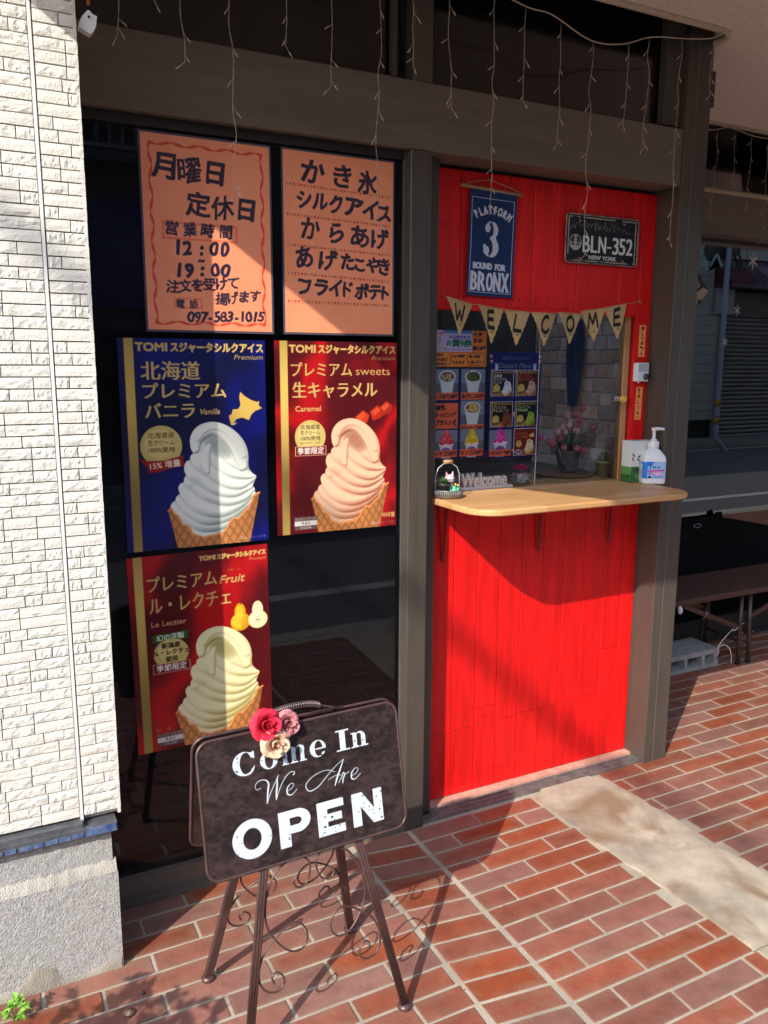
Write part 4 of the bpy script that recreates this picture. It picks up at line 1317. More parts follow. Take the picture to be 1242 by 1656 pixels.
# rendered base: lower block, sloped ledge, upper band
def rough_block(x0, x1, y, z0, z1, m_, name, parent, nx=60, nz=16, amp=.004, ret=.28):
    mb_ = MB(); vs = []; fs = []
    for b in range(nz + 1):
        for a in range(nx + 1):
            vs.append((x0 + (x1 - x0) * a / nx, y + rnd.uniform(-amp, amp), z0 + (z1 - z0) * b / nz))
    w_ = nx + 1
    for b in range(nz):
        for a in range(nx):
            q = b * w_ + a; fs.append((q, q + 1, q + w_ + 1, q + w_))
    mb_.add(vs, fs, True)
    mb_.box(x0, x1 - .002, y + .006, y + ret, z0, z1 - .001)
    mb_.add([vs[nx], (x1, y + ret, z0), (x1, y + ret, z1), vs[nz * w_ + nx]], [(0, 1, 2, 3)])
    mb_.add([vs[nz * w_], vs[nz * w_ + nx], (x1, y + ret, z1), (x0, y + ret, z1)], [(0, 1, 2, 3)])
    return mb_.build(name, m_, parent)
rough_block(-1.6, .272, -.242, 0, .298, stucco, 'base_render', t, 170, 30, .0012)
rough_block(-1.6, .262, -.226, .298, .43, stucco, 'upper_base_render', t, 170, 14, .0012)
mb_ = MB(); vs = []; 
for a in range(171):
    x = -1.6 + 1.870 * a / 170
    vs += [(x, -.243 + rnd.uniform(-.002, .002), .294 + rnd.uniform(-.004, .004)), (x, -.236 + rnd.uniform(-.003, .003), .316 + rnd.uniform(-.004, .005)), (x, -.222, .330 + rnd.uniform(-.006, .006))]
fs = []
for a in range(170):
    q = a * 3
    fs += [(q, q + 3, q + 4, q + 1), (q + 1, q + 4, q + 5, q + 2)]
mb_.add(vs, fs, True)
mb_.build('mortar_ledge', mat('sandy_mortar', (.50, .47, .41), .95, col2=(.38, .35, .30), vscale=12, bump=1.3, bscale=220), t)
mb_ = MB(); vs = []
for a in range(121):
    x = -1.6 + 1.868 * a / 120
    h = .028 + .018 * math.sin(x * 9) * math.sin(x * 23 + 1) + rnd.uniform(0, .006) + (.03 if abs(x - .06) < .04 else 0)
    vs += [(x, -.2445 , .0), (x, -.2440 + rnd.uniform(-.0004, .0004), h), (x, -.2415, h + .003)]
fs = []
for a in range(120):
    q = a * 3; fs += [(q, q + 3, q + 4, q + 1), (q + 1, q + 4, q + 5, q + 2)]
mb_.add(vs, fs, True); mb_.build('damp_edge', stucco_dirty, t)

# ------------------------------------------------------------------ overhanging slab and upper storey
g = MB()
poly = [(-.38, -.10), (.17, -1.60), (12, -1.60), (12, .71), (2.575, .71), (2.575, -.02)]
for k in range(7):
    a = R(0 - k * 15); poly.append((2.495 + .08 * math.cos(a), -.02 + .08 * math.sin(a)))
g.prism(poly, 2.85, 3.0, 'z')
t_sl = struct(g.build('overhang', plaster))
g = MB()
g.box(-3, 12, -.1, .05, 3.0, 5.4)
g.box(-3, -.38, -.1, .3, 2.86, 3.0)
t_up = tag(g.build('upper_storey_wall', plaster), 'beige sprayed plaster wall of the upper storey above the shop front', 'wall')
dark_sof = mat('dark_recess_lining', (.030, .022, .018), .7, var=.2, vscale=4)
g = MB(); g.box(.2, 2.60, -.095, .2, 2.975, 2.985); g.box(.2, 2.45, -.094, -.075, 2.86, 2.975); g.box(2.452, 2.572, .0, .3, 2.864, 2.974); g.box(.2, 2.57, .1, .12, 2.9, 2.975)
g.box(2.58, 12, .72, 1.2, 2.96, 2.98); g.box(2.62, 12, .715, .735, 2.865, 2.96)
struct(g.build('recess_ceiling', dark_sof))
trim_m = mat('timber_moulding', (.60, .50, .36), .6, col2=(.42, .33, .22), vscale=30, stretch=(1, 8, 8))
g = MB()
pts = [(-.1, -.103, 2.847)] + [(x, -.103, 2.847) for x in (1, 2, 2.45)] + [(2.50 + .075 * math.sin(R(a)), -.028 - .075 * math.cos(R(a)), 2.847) for a in (15, 35, 55, 75, 90)] + [(2.576, .1, 2.847)]
g.tube(pts, .0135, 8)
tag(g.build('soffit_moulding', trim_m), 'pale timber moulding curling round the soffit corner above the right post', 'trim', group='soffit mouldings')
g = MB(); g.tube([(2.62, .712, 2.848), (12, .712, 2.848)], .012, 8)
tag(g.build('soffit_moulding', trim_m), 'straight pale timber moulding on the recessed soffit at the far right', 'trim', group='soffit mouldings')

# ------------------------------------------------------------------ shop front: beam, posts, transoms, panes
sf = thing('storefront', 'dark bronze shop front frame with black glass pane, middle post and right post', 'storefront', (1.4, 0, 0))
g = MB(); g.bbox(.27, 2.448, 0, .14, 2.333, 2.532, .002); g.build('beam', bronze, sf)
g = MB(); g.bbox(1.298, 1.373, -.002, .14, 0, 2.331, .002); g.build('post', bronze_v, sf)
g = MB(); g.bbox(2.450, 2.574, -.003, .1, 0, 2.862, .002); g.box(2.450, 2.56, .1, .145, 0, 2.862); pr = g.build('post', bronze_v, sf)
pr['label'] = 'right post running up to the soffit'
g = MB(); g.box(2.4975, 2.5, -.0045, -.003, .002, 2.855); g.build('groove_bead', mat('worn_bronze_edge', (.22, .19, .16), .4, metal=.5), pr)
g = MB(); g.box(1.374, 1.434, .055, .1, 0, 2.332); g.build('jamb', bronze_v, sf)
g = MB(); g.bbox(1.377, 1.387, .046, .055, .945, 1.098, .001); lp = g.build('lock_plate', alu, sf)
g = MB(); g.box(1.3795, 1.3845, .0445, .046, .965, 1.078); g.build('slot', black, lp)
# left sash
g = MB()
g.box(1.2905, 1.2975, .030, .075, .09, 2.332)
g.build('stile', alu, sf)
g = MB(); g.box(.25, 1.2975, .020, .075, .008, .088); g.box(.25, 1.2975, .0, .08, 0, .018); g.build('bottom_rail', bronze, sf)
g = MB(); g.box(.25, 1.2905, .030, .075, 2.305, 2.332); g.build('top_rail', dark_frame, sf)
g = MB(); g.box(.25, 1.2905, .0425, .0465, .088, 2.305); g.build('glass_pane', dark_pane, sf)
g = MB(); g.box(.25, 1.2905, .072, .080, .088, 2.305); g.build('dark_backing', black, sf)  # black backing added right behind the pane to keep it dark
# transoms
g = MB(); g.bbox(1.305, 1.373, .001, .1, 2.533, 2.86, .002); g.build('mullion', bronze_v, sf)
for a, b in ((.27, 1.304), (1.374, 2.449)):
    g = MB(); g.box(a, b, .052, .056, 2.545, 2.98); g.build('transom_pane', dark_pane, sf)
    g = MB(); g.box(a, b, .085, .09, 2.533, 2.98); g.build('dark_backing', mat('transom_backing', (.012, .009, .008), .8), sf)
    g = MB(); g.box(a, b, .03, .085, 2.5335, 2.545); g.build('transom_rail', dark_frame, sf)
g = MB(); g.box(2.36, 2.449, .02, .05, 2.545, 2.98); g.build('transom_stile', bronze_v, sf)
g = MB(); g.box(1.245, 1.262, .03, .05, 2.545, 2.98); g.build('transom_stile', bronze_v, sf)
# threshold
g = MB(); g.box(1.3735, 2.449, .075, .112, 0, .022); g.build('threshold_timber', mat('threshold_wood', (.55, .30, .22), .8, var=.2, vscale=30), sf)
g = MB(); g.box(1.3735, 2.449, .012, .075, 0, .012); g.box(1.3735, 2.449, .030, .034, .012, .018); g.box(1.3735, 2.449, .055, .059, .012, .018)
g.build('threshold_track', mat('track_metal', (.22, .20, .19), .5, metal=.5, var=.3, vscale=30), sf)

# right-hand recessed unit
sr = thing('side_storefront', 'recessed dark shop window with bronze beam to the right of the post', 'storefront', (5, 1.05, 0))
g = MB(); g.bbox(2.58, 12, .93, 1.1, 2.376, 2.585, .002); g.build('beam', bronze, sr)
g = MB(); g.tube([(2.6, .93, 2.596), (12, .93, 2.596)], .014, 8); g.build('beam_moulding', trim_m, sr)
g = MB(); g.box(2.58, 12, 1.045, 1.051, .155, 2.376); g.build('glass_pane', side_pane, sr)
g = MB(); g.box(2.58, 12, 1.09, 1.1, .0, 2.376); g.build('dark_backing', black, sr)  # added black sheet stands in for the dark interior behind this glass
g = MB(); g.box(2.58, 12, 1.0, 1.09, .0, .155); g.box(2.58, 12, .985, 1.0, .0, .03); g.build('sill', mat('black_sill', (.018, .017, .018), .5, var=.2), sr)
g = MB(); g.box(2.58, 12, 1.05, 1.055, 2.61, 2.96); g.build('transom_pane', dark_pane, sr)
g = MB(); g.box(2.58, 12, 1.08, 1.1, 2.585, 2.96); g.build('dark_backing', MATS['transom_backing'], sr)
g = MB(); g.box(2.575, 2.64, .3, 1.1, 0, 2.86); struct(g.build('return_wall', plaster))
g = MB(); g.bbox(2.578, 2.618, .02, .08, 2.635, 2.762, .003)
tag(g.build('junction_box', mat('brown_box', (.05, .04, .035), .5)), 'small brown junction box high on the outer side of the right post', 'box')

# ------------------------------------------------------------------ red door with its serving window
red = mat('red_paint', (.74, .005, .005), .5, var=.2, vscale=4, bump=.16, bscale=40, stretch=(6, 6, .8), spec=.45)
nt = red.node_tree
b_ = nt.nodes['Principled BSDF']; src = b_.inputs['Base Color'].links[0].from_socket
tcn = nt.nodes.new('ShaderNodeTexCoord'); mp = nt.nodes.new('ShaderNodeMapping'); mp.inputs['Scale'].default_value = (5, 1, 3.2)
nt.links.new(tcn.outputs['Object'], mp.inputs[0])
vo = nt.nodes.new('ShaderNodeTexVoronoi'); vo.inputs['Scale'].default_value = 1.0; nt.links.new(mp.outputs[0], vo.inputs['Vector'])
mr = nt.nodes.new('ShaderNodeMapRange'); mr.inputs['From Min'].default_value = .03; mr.inputs['From Max'].default_value = .075; mr.inputs['To Min'].default_value = .55; mr.inputs['To Max'].default_value = 0
nt.links.new(vo.outputs['Distance'], mr.inputs[0])
mx = nt.nodes.new('ShaderNodeMix'); mx.data_type = 'RGBA'; nt.links.new(mr.outputs[0], mx.inputs['Factor']); nt.links.new(src, mx.inputs[6]); mx.inputs[7].default_value = (.30, .002, .008, 1)
nt.links.new(mx.outputs[2], b_.inputs['Base Color'])

door = thing('red_door', 'bright red boarded door with a serving window above the wooden counter', 'door', (1.95, .11, 0))
g = MB(); g.box(1.43, 2.449, .126, .137, .022, 1.195); g.box(1.43, 2.449, .126, .137, 1.87, 2.325); g.box(2.375, 2.449, .126, .14, 1.19, 1.88)
g.build('door_core', mat('door_core', (.25, .0, .003), .7), door)
xs = [1.436, 1.556, 1.660, 1.760, 1.863, 1.966, 2.067, 2.170, 2.276, 2.379, 2.449]
for i in range(10):
    a, b = xs[i] + .0013, xs[i + 1] - .0013
    h = .285 + i * .0035 if i < 8 else .5
    for z0, z1 in (((.024, h), (h + .0015, 1.193)) if i != 2 else ((.024, .36), (.3615, 1.193))):
        g = MB(); g.bbox(a, b, .110 + (i * 7 % 4) * .0003, .1255, z0, z1, .0010 if z0 < .03 else .0015); g.build('plank', red, door)
    z0 = 1.872 if i < 9 else 1.195
    g = MB(); g.bbox(a, b, .110 + rnd.uniform(0, .0012), .1255, z0, 2.318, .0018); g.build('plank', red, door)
g = MB()
for i in range(10):
    for dx in (.02, .05, .08):
        x = xs[i] + dx
        if x > 2.44: continue
        for zz in (.285 + i * .002, .315 + i * .002, .10, 1.90, 2.14 - .0 * i):
            if rnd.random() < .75: g.cyl((x + rnd.uniform(-.004, .004), .1096, zz + rnd.uniform(-.004, .004)), (x, .112, zz), .0028, 6)
g.build('nail_heads', mat('nail_rust', (.22, .004, .008), .6), door)['kind'] = 'stuff'
g = MB(); g.box(1.436, 2.376, .112, .17, 1.8585, 1.872); g.box(1.425, 1.436, .112, .17, 1.193, 1.872); g.box(2.376, 2.382, .112, .17, 1.211, 1.86); g.build('window_lining', red, door)
oak = mat('pale_pine', (.62, .36, .17), .5, col2=(.48, .26, .11), vscale=9, bump=.15, bscale=60, stretch=(8, 8, .9))
g = MB(); g.box(2.352, 2.3755, .14, .172, 1.211, 1.858); g.build('pine_trim', oak, door)
g = MB(); g.box(1.436, 1.930, .140, .143, 1.211, 1.858); g.build('sliding_pane', pane, door)
g = MB(); g.box(1.918, 2.352, .148, .151, 1.211, 1.858); g.build('sliding_pane', pane, door)
g = MB(); g.box(1.9302, 1.9322, .1395, .1435, 1.211, 1.858); g.build('pane_edge', mat('pane_edge', (.55, .60, .60), .2), door)

# counter
woodm = mat('counter_pine', (.60, .31, .12), .42, bump=.12, bscale=50, stretch=(1.2, 14, 14), var=.22, vscale=4, spec=.5)
nt = woodm.node_tree; b_ = nt.nodes['Principled BSDF']; src = b_.inputs['Base Color'].links[0].from_socket
tcn = nt.nodes.new('ShaderNodeTexCoord'); br = nt.nodes.new('ShaderNodeTexBrick')
br.inputs['Color1'].default_value = (.70, .42, .19, 1); br.inputs['Color2'].default_value = (.48, .26, .10, 1); br.inputs['Mortar'].default_value = (.42, .22, .08, 1)
br.inputs['Scale'].default_value = 1; br.inputs['Mortar Size'].default_value = .0008; br.inputs['Brick Width'].default_value = .42; br.inputs['Row Height'].default_value = .044
nt.links.new(tcn.outputs['Object'], br.inputs['Vector'])
mx = nt.nodes.new('ShaderNodeMix'); mx.data_type = 'RGBA'; mx.inputs['Factor'].default_value = .55
nt.links.new(src, mx.inputs[6]); nt.links.new(br.outputs['Color'], mx.inputs[7]); nt.links.new(mx.outputs[2], b_.inputs['Base Color'])
def rounded(x0, x1, y0, y1, rl, rr_, n=8):
    P_ = [(x1, y1), (x0, y1)]
    P_ += [(x0 + rl - rl * math.cos(R(a)), y0 + rl - rl * math.sin(R(a))) for a in [90 * k / n for k in range(n + 1)]]
    P_ += [(x1 - rr_ + rr_ * math.sin(R(a)), y0 + rr_ - rr_ * math.cos(R(a))) for a in [90 * k / n for k in range(n + 1)]]
    return P_
ct = thing('serving_counter', 'varnished pine serving shelf with rounded corners on hairpin brackets across the red door', 'shelf', (1.9, .1, 1.19))
out = [(2.37, .109), (1.425, .109)] + [(1.425 + .10 - .10 * math.cos(R(a)), -.25 + .10 - .10 * math.sin(R(a))) for a in range(0, 91, 10)] + \
      [(2.388 - .10 + .10 * math.sin(R(a)), -.25 + .10 - .10 * math.cos(R(a))) for a in range(0, 91, 10)] + [(2.388, .02)]
g = MB()
def inset(P_, d):
    cx, cy = 1.9, -.07
    return [(x + (d if x < cx else -d) * min(1, abs(x - cx) / .4), y + (d if y < cy else 0)) for x, y in P_]
prof = [(1.187, .006), (1.189, .002), (1.192, 0), (1.204, 0), (1.208, .002), (1.210, .007)]
k = len(out)
vs = []
for z_, d in prof:
    vs += [(x, y, z_) for x, y in inset(out, d)]
fs = [tuple(range(k))[::1]]
for i in range(len(prof) - 1):
    for j in range(k): fs.append((i * k + j, i * k + (j + 1) % k, (i + 1) * k + (j + 1) % k, (i + 1) * k + j)[::-1])
fs.append(tuple((len(prof) - 1) * k + j for j in range(k))[::-1])
g.add(vs, fs)
bm = None
o = g.build('shelf_top', woodm, ct)
bm = bmesh.new(); bm.from_mesh(o.data); bmesh.ops.recalc_face_normals(bm, faces=bm.faces); bm.to_mesh(o.data); bm.free()
g = MB(); g.box(1.437, 2.375, .1095, .30, 1.196, 1.2095); g.build('sill_board', woodm, ct)
br_m = mat('painted_wire', (.30, .02, .02), .4, metal=.3)
for x in (1.50, 1.93, 2.285):
    g = MB()
    g.tube([(x - .022, -.15, 1.180), (x - .022, .094, 1.180), (x - .018, .1035, 1.165), (x - .002, .1035, .97), (x, .1035, .962), (x + .002, .1035, .97), (x + .018, .1035, 1.165), (x + .022, .094, 1.180), (x + .022, -.15, 1.180)], .0035, 8)
    g.cyl((x, .1, .972), (x, .109, .972), .007, 10)
    g.build('bracket', br_m, ct)
# ------------------------------------------------------------------ posters on the black pane
clearm = glass_mat('clear_laminate', (1, 1, 1), 1.45, .06)
def poster(name, cv, x0, x1, z0, z1, label, rot=0, laminate=False, group=None):
    t = thing(name, label, 'poster', ((x0 + x1) / 2, .0485, z0), group=group)
    sheet('printed_sheet', cv, x0, x1, z0, z1, .0485 if laminate else .0520, .0007, t, rough=.42, rot=rot, coat=.35 if laminate else 0, bump=.05 if laminate else 0, matname=name)
    if laminate:
        g = MB()
        e = .006
        g.box(x0 - e, x1 + e, .0497, .0502, z0 - e, z1 + e)
        o = g.build('laminate_border', mat('laminate_edge', (.10, .09, .13), .2), t)
        if rot:
            for v in o.data.vertices:
                x, z = v.co.x, v.co.z - (z1 - z0) / 2
                c, s_ = math.cos(R(rot)), math.sin(R(rot))
                v.co.x, v.co.z = x * c - z * s_, x * s_ + z * c + (z1 - z0) / 2
    return t
# the orange notices are taped on the outside of the pane
def outside(t):
    t.location.y -= .008
    return t
outside(poster('orange_notice', make_notice(), .476, .845, 1.764, 2.292, 'orange handwritten notice with opening hours and a wavy red border', laminate=True, group='orange handwritten notices'))
outside(poster('orange_notice', make_food_list(), .888, 1.256, 1.765, 2.294, 'orange handwritten food list ruled with rows of small hearts', rot=0, laminate=True, group='orange handwritten notices'))
poster('ice_cream_poster', make_poster('vanilla'), .387, .820, 1.121, 1.739, 'blue poster of a white vanilla soft ice in a waffle cone', group='soft ice posters')
poster('ice_cream_poster', make_poster('caramel'), .850, 1.274, 1.130, 1.739, 'dark red poster of a caramel soft ice with caramel cubes', group='soft ice posters')
poster('ice_cream_poster', make_poster('pear'), .385, .817, .486, 1.106, 'dark red poster of a pale yellow soft ice with two pears, lowest poster', rot=.6, group='soft ice posters')
for o in [o for o in COL.objects if o.name.startswith('ice_cream_poster')]:
    o.location.y -= .0115

# ------------------------------------------------------------------ banner, plate, pennants on the door
t = thing('hanging_banner', 'navy cloth banner with white PLATFORM 3 BOUND FOR BRONX print hanging from a dowel', 'banner', (1.675, .1, 1.91))
sheet('cloth', make_platform(), 1.578, 1.773, 1.906, 2.262, .0985, .0012, t, rough=.9, rot=-1.2, bulge=.0035, matname='hanging_banner')
wood = mat('raw_dowel', (.42, .25, .12), .7, var=.2, vscale=30)
g = MB(); g.tube([(1.543, .1005, 2.268), (1.802, .1005, 2.257)], .0055, 8); g.build('dowel', wood, t)
g = MB(); g.tube([(1.556, .098, 2.270), (1.60, .1, 2.284), (1.669, .1035, 2.296), (1.74, .1, 2.278), (1.79, .098, 2.262)], .0013, 5); g.build('cord', mat('jute_cord', (.45, .33, .2), .9), t)
g = MB(); g.cyl((1.669, .098, 2.297), (1.669, .11, 2.297), .0035, 8); g.build('nail', mat('brass_nail', (.55, .40, .2), .35, metal=.8), t)
t = thing('number_plate', 'black embossed number plate BLN-352 NEW YORK with a worn rim on the red boards', 'number plate', (2.175, .1, 2.048))
M_ = make_plate().material('number_plate_surface', .35, .0)
sheet('plate', M_, 2.003, 2.347, 2.046, 2.213, .1015, .002, t, round_=.014)
g = MB()
P_ = []
for cx, cz, a0 in ((2.337, 2.203, 0), (2.013, 2.203, 90), (2.013, 2.056, 180), (2.337, 2.056, 270)):
    for k in range(5): P_.append((cx + .012 * math.cos(R(a0 + k * 22.5)), .1005, cz + .012 * math.sin(R(a0 + k * 22.5))))
g.tube(P_, .0028, 6, closed=True); g.build('rolled_rim', mat('rusty_rim', (.10, .07, .06), .5, metal=.4, col2=(.45, .42, .38), vscale=25), t)
for x, z in ((2.064, 2.192), (2.278, 2.194), (2.068, 2.061), (2.276, 2.062)):
    g = MB(); g.cyl((x, .099, z), (x, .1015, z), .0026, 8); g.build('screw', mat('screw_steel', (.45, .42, .40), .4, metal=.8), t)

burlap = mat('burlap', (.50, .34, .16), .95, var=.16, vscale=750, bump=.6, bscale=900, detail=2)
inkm = mat('black_ink', (.012, .009, .008), .9)
pine_y = mat('pineapple_yellow', (.62, .42, .10), .9); pine_g = mat('pineapple_green', (.06, .17, .08), .9)
flags = [((1.471, 1.896), (1.580, 1.873), (1.523, 1.769), 'W'), ((1.598, 1.874), (1.706, 1.861), (1.656, 1.744), 'E'), ((1.714, 1.861), (1.821, 1.854), (1.764, 1.739), 'L'),
         ((1.829, 1.855), (1.943, 1.854), (1.882, 1.736), 'C'), ((1.946, 1.858), (2.055, 1.857), (2.000, 1.747), 'O'), ((2.054, 1.866), (2.163, 1.881), (2.123, 1.758), 'M'), ((2.166, 1.883), (2.271, 1.901), (2.228, 1.769), 'E')]
LET = {'W': [[(-.34, .30), (-.24, -.34), (-.02, .06), (.10, -.34), (.36, .34)]], 'E': [[(.26, .34), (-.16, .30), (-.26, -.32), (.20, -.32)], [(-.20, 0), (.18, .02)]],
       'L': [[(-.10, .34), (-.26, -.32), (.26, -.34)]], 'C': [[(.28, .26), (.16, .34), (-.04, .30), (-.24, .08), (-.26, -.16), (-.12, -.32), (.08, -.32), (.24, -.2)]],
       'O': [[(.06, .32), (-.16, .22), (-.28, -.06), (-.18, -.28), (.04, -.32), (.24, -.14), (.28, .12), (.18, .30), (.06, .32)]], 'M': [[(-.36, -.34), (-.18, .32), (-.02, -.14), (.22, .32), (.30, -.32)]]}
t = thing('pennant_banner', 'burlap pennant string spelling WELCOME above the serving window', 'bunting', (1.9, .06, 1.87))
def catm(P_, sub): return smooth_path([(p[0], p[1], 0) for p in P_], sub)
for fi, (a, b, c, ch) in enumerate(flags):
    A, B_, C_ = [Vector((p[0], 0, p[1])) for p in (a, b, c)]
    ux = (B_ - A); W_ = ux.length; ux.normalize(); mid = (A + B_) / 2
    dn = (C_ - mid); H_ = dn.length
    yb = .062
    def pt(u, v):  # u -1..1 across the top, v 0..1 down
        p = mid + ux * (u * W_ / 2) + dn * v
        y = yb - .012 * math.sin(v * 2.2) * (.6 + .4 * math.sin(fi * 2.1)) + .006 * math.sin(u * 2.2 + fi * 1.7) * (1 - v * .3) + .004 * u * math.sin(fi)
        return (p.x, y, p.z)
    g = MB(); rows = 12; ncol = 6; vs = []
    for r_ in range(rows + 1):
        v = r_ / rows; hw = 1 - v * .97
        for q in range(ncol + 1):
            u = (-1 + 2 * q / ncol) * hw
            if q in (0, ncol): u += (.03 if (r_ % 2) else -.02) * (1 if q else -1) * (1 if v < .95 else 0)
            vs.append(pt(u, v))
    fs = []
    for r_ in range(rows):
        for q in range(ncol):
            k0 = r_ * (ncol + 1) + q; fs.append((k0, k0 + ncol + 1, k0 + ncol + 2, k0 + 1))
    g.add(vs, fs, True)
    fl = g.build('pennant', burlap, t)
    # letter, flat brush strokes lying on the cloth
    g = MB()
    for st in LET[ch]:
        P_ = [(p.x * 1.12, .345 - p.y * .70) for p in (catm(st, 4) if ch in 'CO' else [Vector((q[0], q[1], 0)) for q in st])]
        for i in range(len(P_) - 1):
            (x0, y0), (x1, y1) = P_[i], P_[i + 1]
            L_ = math.hypot(x1 - x0, y1 - y0) + 1e-6; nx, ny = -(y1 - y0) / L_ * .058, (x1 - x0) / L_ * .058
            ex, ey = (x1 - x0) / L_ * .02, (y1 - y0) / L_ * .02
            q = [pt(x0 - ex + nx, y0 - ey + ny), pt(x0 - ex - nx, y0 - ey - ny), pt(x1 + ex - nx, y1 + ey - ny), pt(x1 + ex + nx, y1 + ey + ny)]
            g.add([(p[0], p[1] - .0012 - .0001 * i, p[2]) for p in q], [(0, 1, 2, 3)])
    g.build('letter', inkm, fl)
    g = MB()
    ring = [pt(.10 * math.cos(k * .785), .80 + .075 * math.sin(k * .785)) for k in range(8)]
    g.add([(p[0], p[1] - .0012, p[2]) for p in ring], [tuple(range(8))]); g.build('pineapple', pine_y, fl)
    g = MB()
    for k in range(5):
        a_ = R(-90 + (k - 2) * 38)
        q = [pt(-.03, .73), pt(.14 * math.cos(a_), .72 + .10 * math.sin(a_)), pt(.03, .73)]
        g.add([(p[0], p[1] - .0014 - k * .0001, p[2]) for p in q], [(0, 1, 2)])
    g.build('leaf_crown', pine_g, fl)
g = MB()
pts = [(1.462, .075, 1.902)]
for a, b, c, ch in flags: pts += [(a[0], .060, a[1]), (b[0], .060, b[1])]
pts += [(2.30, .07, 1.905), (2.372, .098, 1.914)]
g.tube(pts, .0014, 5); g.tube([(2.372, .098, 1.914), (2.376, .1, 1.922), (2.384, .1, 1.918), (2.388, .1, 1.900)], .0012, 5)
g.sphere((2.373, .1, 1.915), .006, 8, 6)
g.build('jute_string', mat('jute_string', (.45, .25, .12), .9), t)

# ------------------------------------------------------------------ small things round the window
for nm, z0, z1, x0, up_, lab in (('paper_slip', 1.703, 1.827, 2.392, False, 'orange paper slip with a downward arrow above the white door chime'),
                                 ('paper_slip', 1.455, 1.585, 2.393, True, 'orange paper slip with an upward arrow below the white door chime')):
    o = sheet(nm, make_slip(up_), x0, x0 + .034, z0, z1, .1088, .0007, None, rough=.8, rot=(-1 if up_ else 0), matname='slip_' + ('up' if up_ else 'down'))
    tag(o, lab, 'note', 'orange arrow slips')
wp = mat('white_plastic', (.78, .80, .82), .35)
t = thing('door_chime', 'white wireless door chime with a round grey button on the red door stile', 'door chime', (2.401, .1, 1.607))
g = MB(); g.bbox(2.370, 2.432, .084, .1095, 1.607, 1.680, .003); g.build('housing', wp, t)
g = MB(); g.box(2.374, 2.429, .0832, .084, 1.645, 1.677); g.build('speaker_panel', mat('pale_grey_plastic', (.45, .52, .56), .5), t)
g = MB(); g.cyl((2.414, .081, 1.626), (2.414, .084, 1.626), .0135, 20); g.build('button', mat('grey_button', (.10, .11, .14), .4), t)
g = MB(); g.cyl((2.384, .09, 1.600), (2.384, .09, 1.607), .003, 8); g.build('cord_stub', wp, t)
t = thing('wooden_ball', 'painted yellow wooden ball with a striped stem sticking out of the window frame', 'wooden ball', (2.33, .15, 1.538))
g = MB(); g.sphere((2.318, .098, 1.538), .0155, 14, 10); g.build('ball', mat('yellow_lacquer', (.72, .42, .06), .25, var=.2, vscale=40, coat=.5), t)
g = MB(); g.cyl((2.318, .110, 1.538), (2.332, .168, 1.538), .008, 12); g.build('stem', mat('maroon_lacquer', (.25, .03, .05), .3), t)
g = MB()
for k in range(3): g.cyl((2.3215 + k * .003, .122 + k * .014, 1.538), (2.323 + k * .003, .129 + k * .014, 1.538), .0088, 12)
st_ = g.build('stripes', mat('white_stripe', (.7, .7, .75), .3), t); st_['kind'] = 'stuff'

# prints behind the serving pane
tag(sheet('flyer', make_coupon(), 1.485, 1.695, 1.662, 1.789, .1436, .0006, None, rough=.4, matname='coupon_flyer'), 'pink and orange voucher flyer with handwriting, topmost sheet in the serving window', 'flyer')
tag(sheet('photo_menu', make_food_menu(), 1.483, 1.697, 1.332, 1.656, .1435, .0006, None, rough=.35, matname='photo_menu'), 'laminated photo menu of fried food cups and coloured shaved ice', 'menu', 'laminated menus')
tag(sheet('photo_menu', make_dessert_menu(), 1.711, 1.944, 1.324, 1.7155, .1446, .0006, None, rough=.35, matname='dessert_menu'), 'navy laminated dessert menu with five soft ice cards', 'menu', 'laminated menus')

# ------------------------------------------------------------------ on the counter
cz = 1.2105
t = thing('sanitizer_bottle', 'white pump bottle of hand sanitizer with a blue and pink label on the counter', 'bottle', (2.405, .01, cz), rz=R(-28))
wb = mat('white_bottle', (.80, .81, .84), .28, spec=.5)
g = MB()
prof = [(.043, .0), (.046, .004), (.047, .012), (.047, .095), (.045, .105), (.030, .128), (.020, .136), (.018, .142)]
vs = []; n = 32
def sq(r_, a, e):
    c, s_ = math.cos(a), math.sin(a)
    return (r_ * math.copysign(abs(c) ** e, c), .92 * r_ * math.copysign(abs(s_) ** e, s_))
for i, (r_, z_) in enumerate(prof):
    e = .42 if i < 5 else (.7 if i < 6 else 1)
    for j in range(n):
        x, y = sq(r_, 2 * math.pi * j / n, e); vs.append((x, y, z_))
fs = [tuple(range(n))[::-1]]
for i in range(len(prof) - 1):
    for j in range(n): fs.append((i * n + j, i * n + (j + 1) % n, (i + 1) * n + (j + 1) % n, (i + 1) * n + j))
fs.append(tuple((len(prof) - 1) * n + j for j in range(n)))
g.add(vs, fs, True); g.build('body', wb, t, local=True)
g = MB(); g.lathe([(.0205, .140), (.0215, .142), (.0215, .163), (.0195, .166), (.012, .166), (.0125, .173), (.008, .174), (.0062, .176), (.0062, .206), (.010, .209), (.0105, .216), (.006, .218)], n=24); g.build('pump_collar', wb, t, local=True)
g = MB(); g.tube([(-.008, .0, .212), (.010, .004, .214), (.040, .016, .212), (.058, .024, .208), (.064, .0265, .198), (.069, .029, .176)], [.0065, .007, .0058, .005, .005, .0048], 10); g.build('spout', wb, t, local=True)
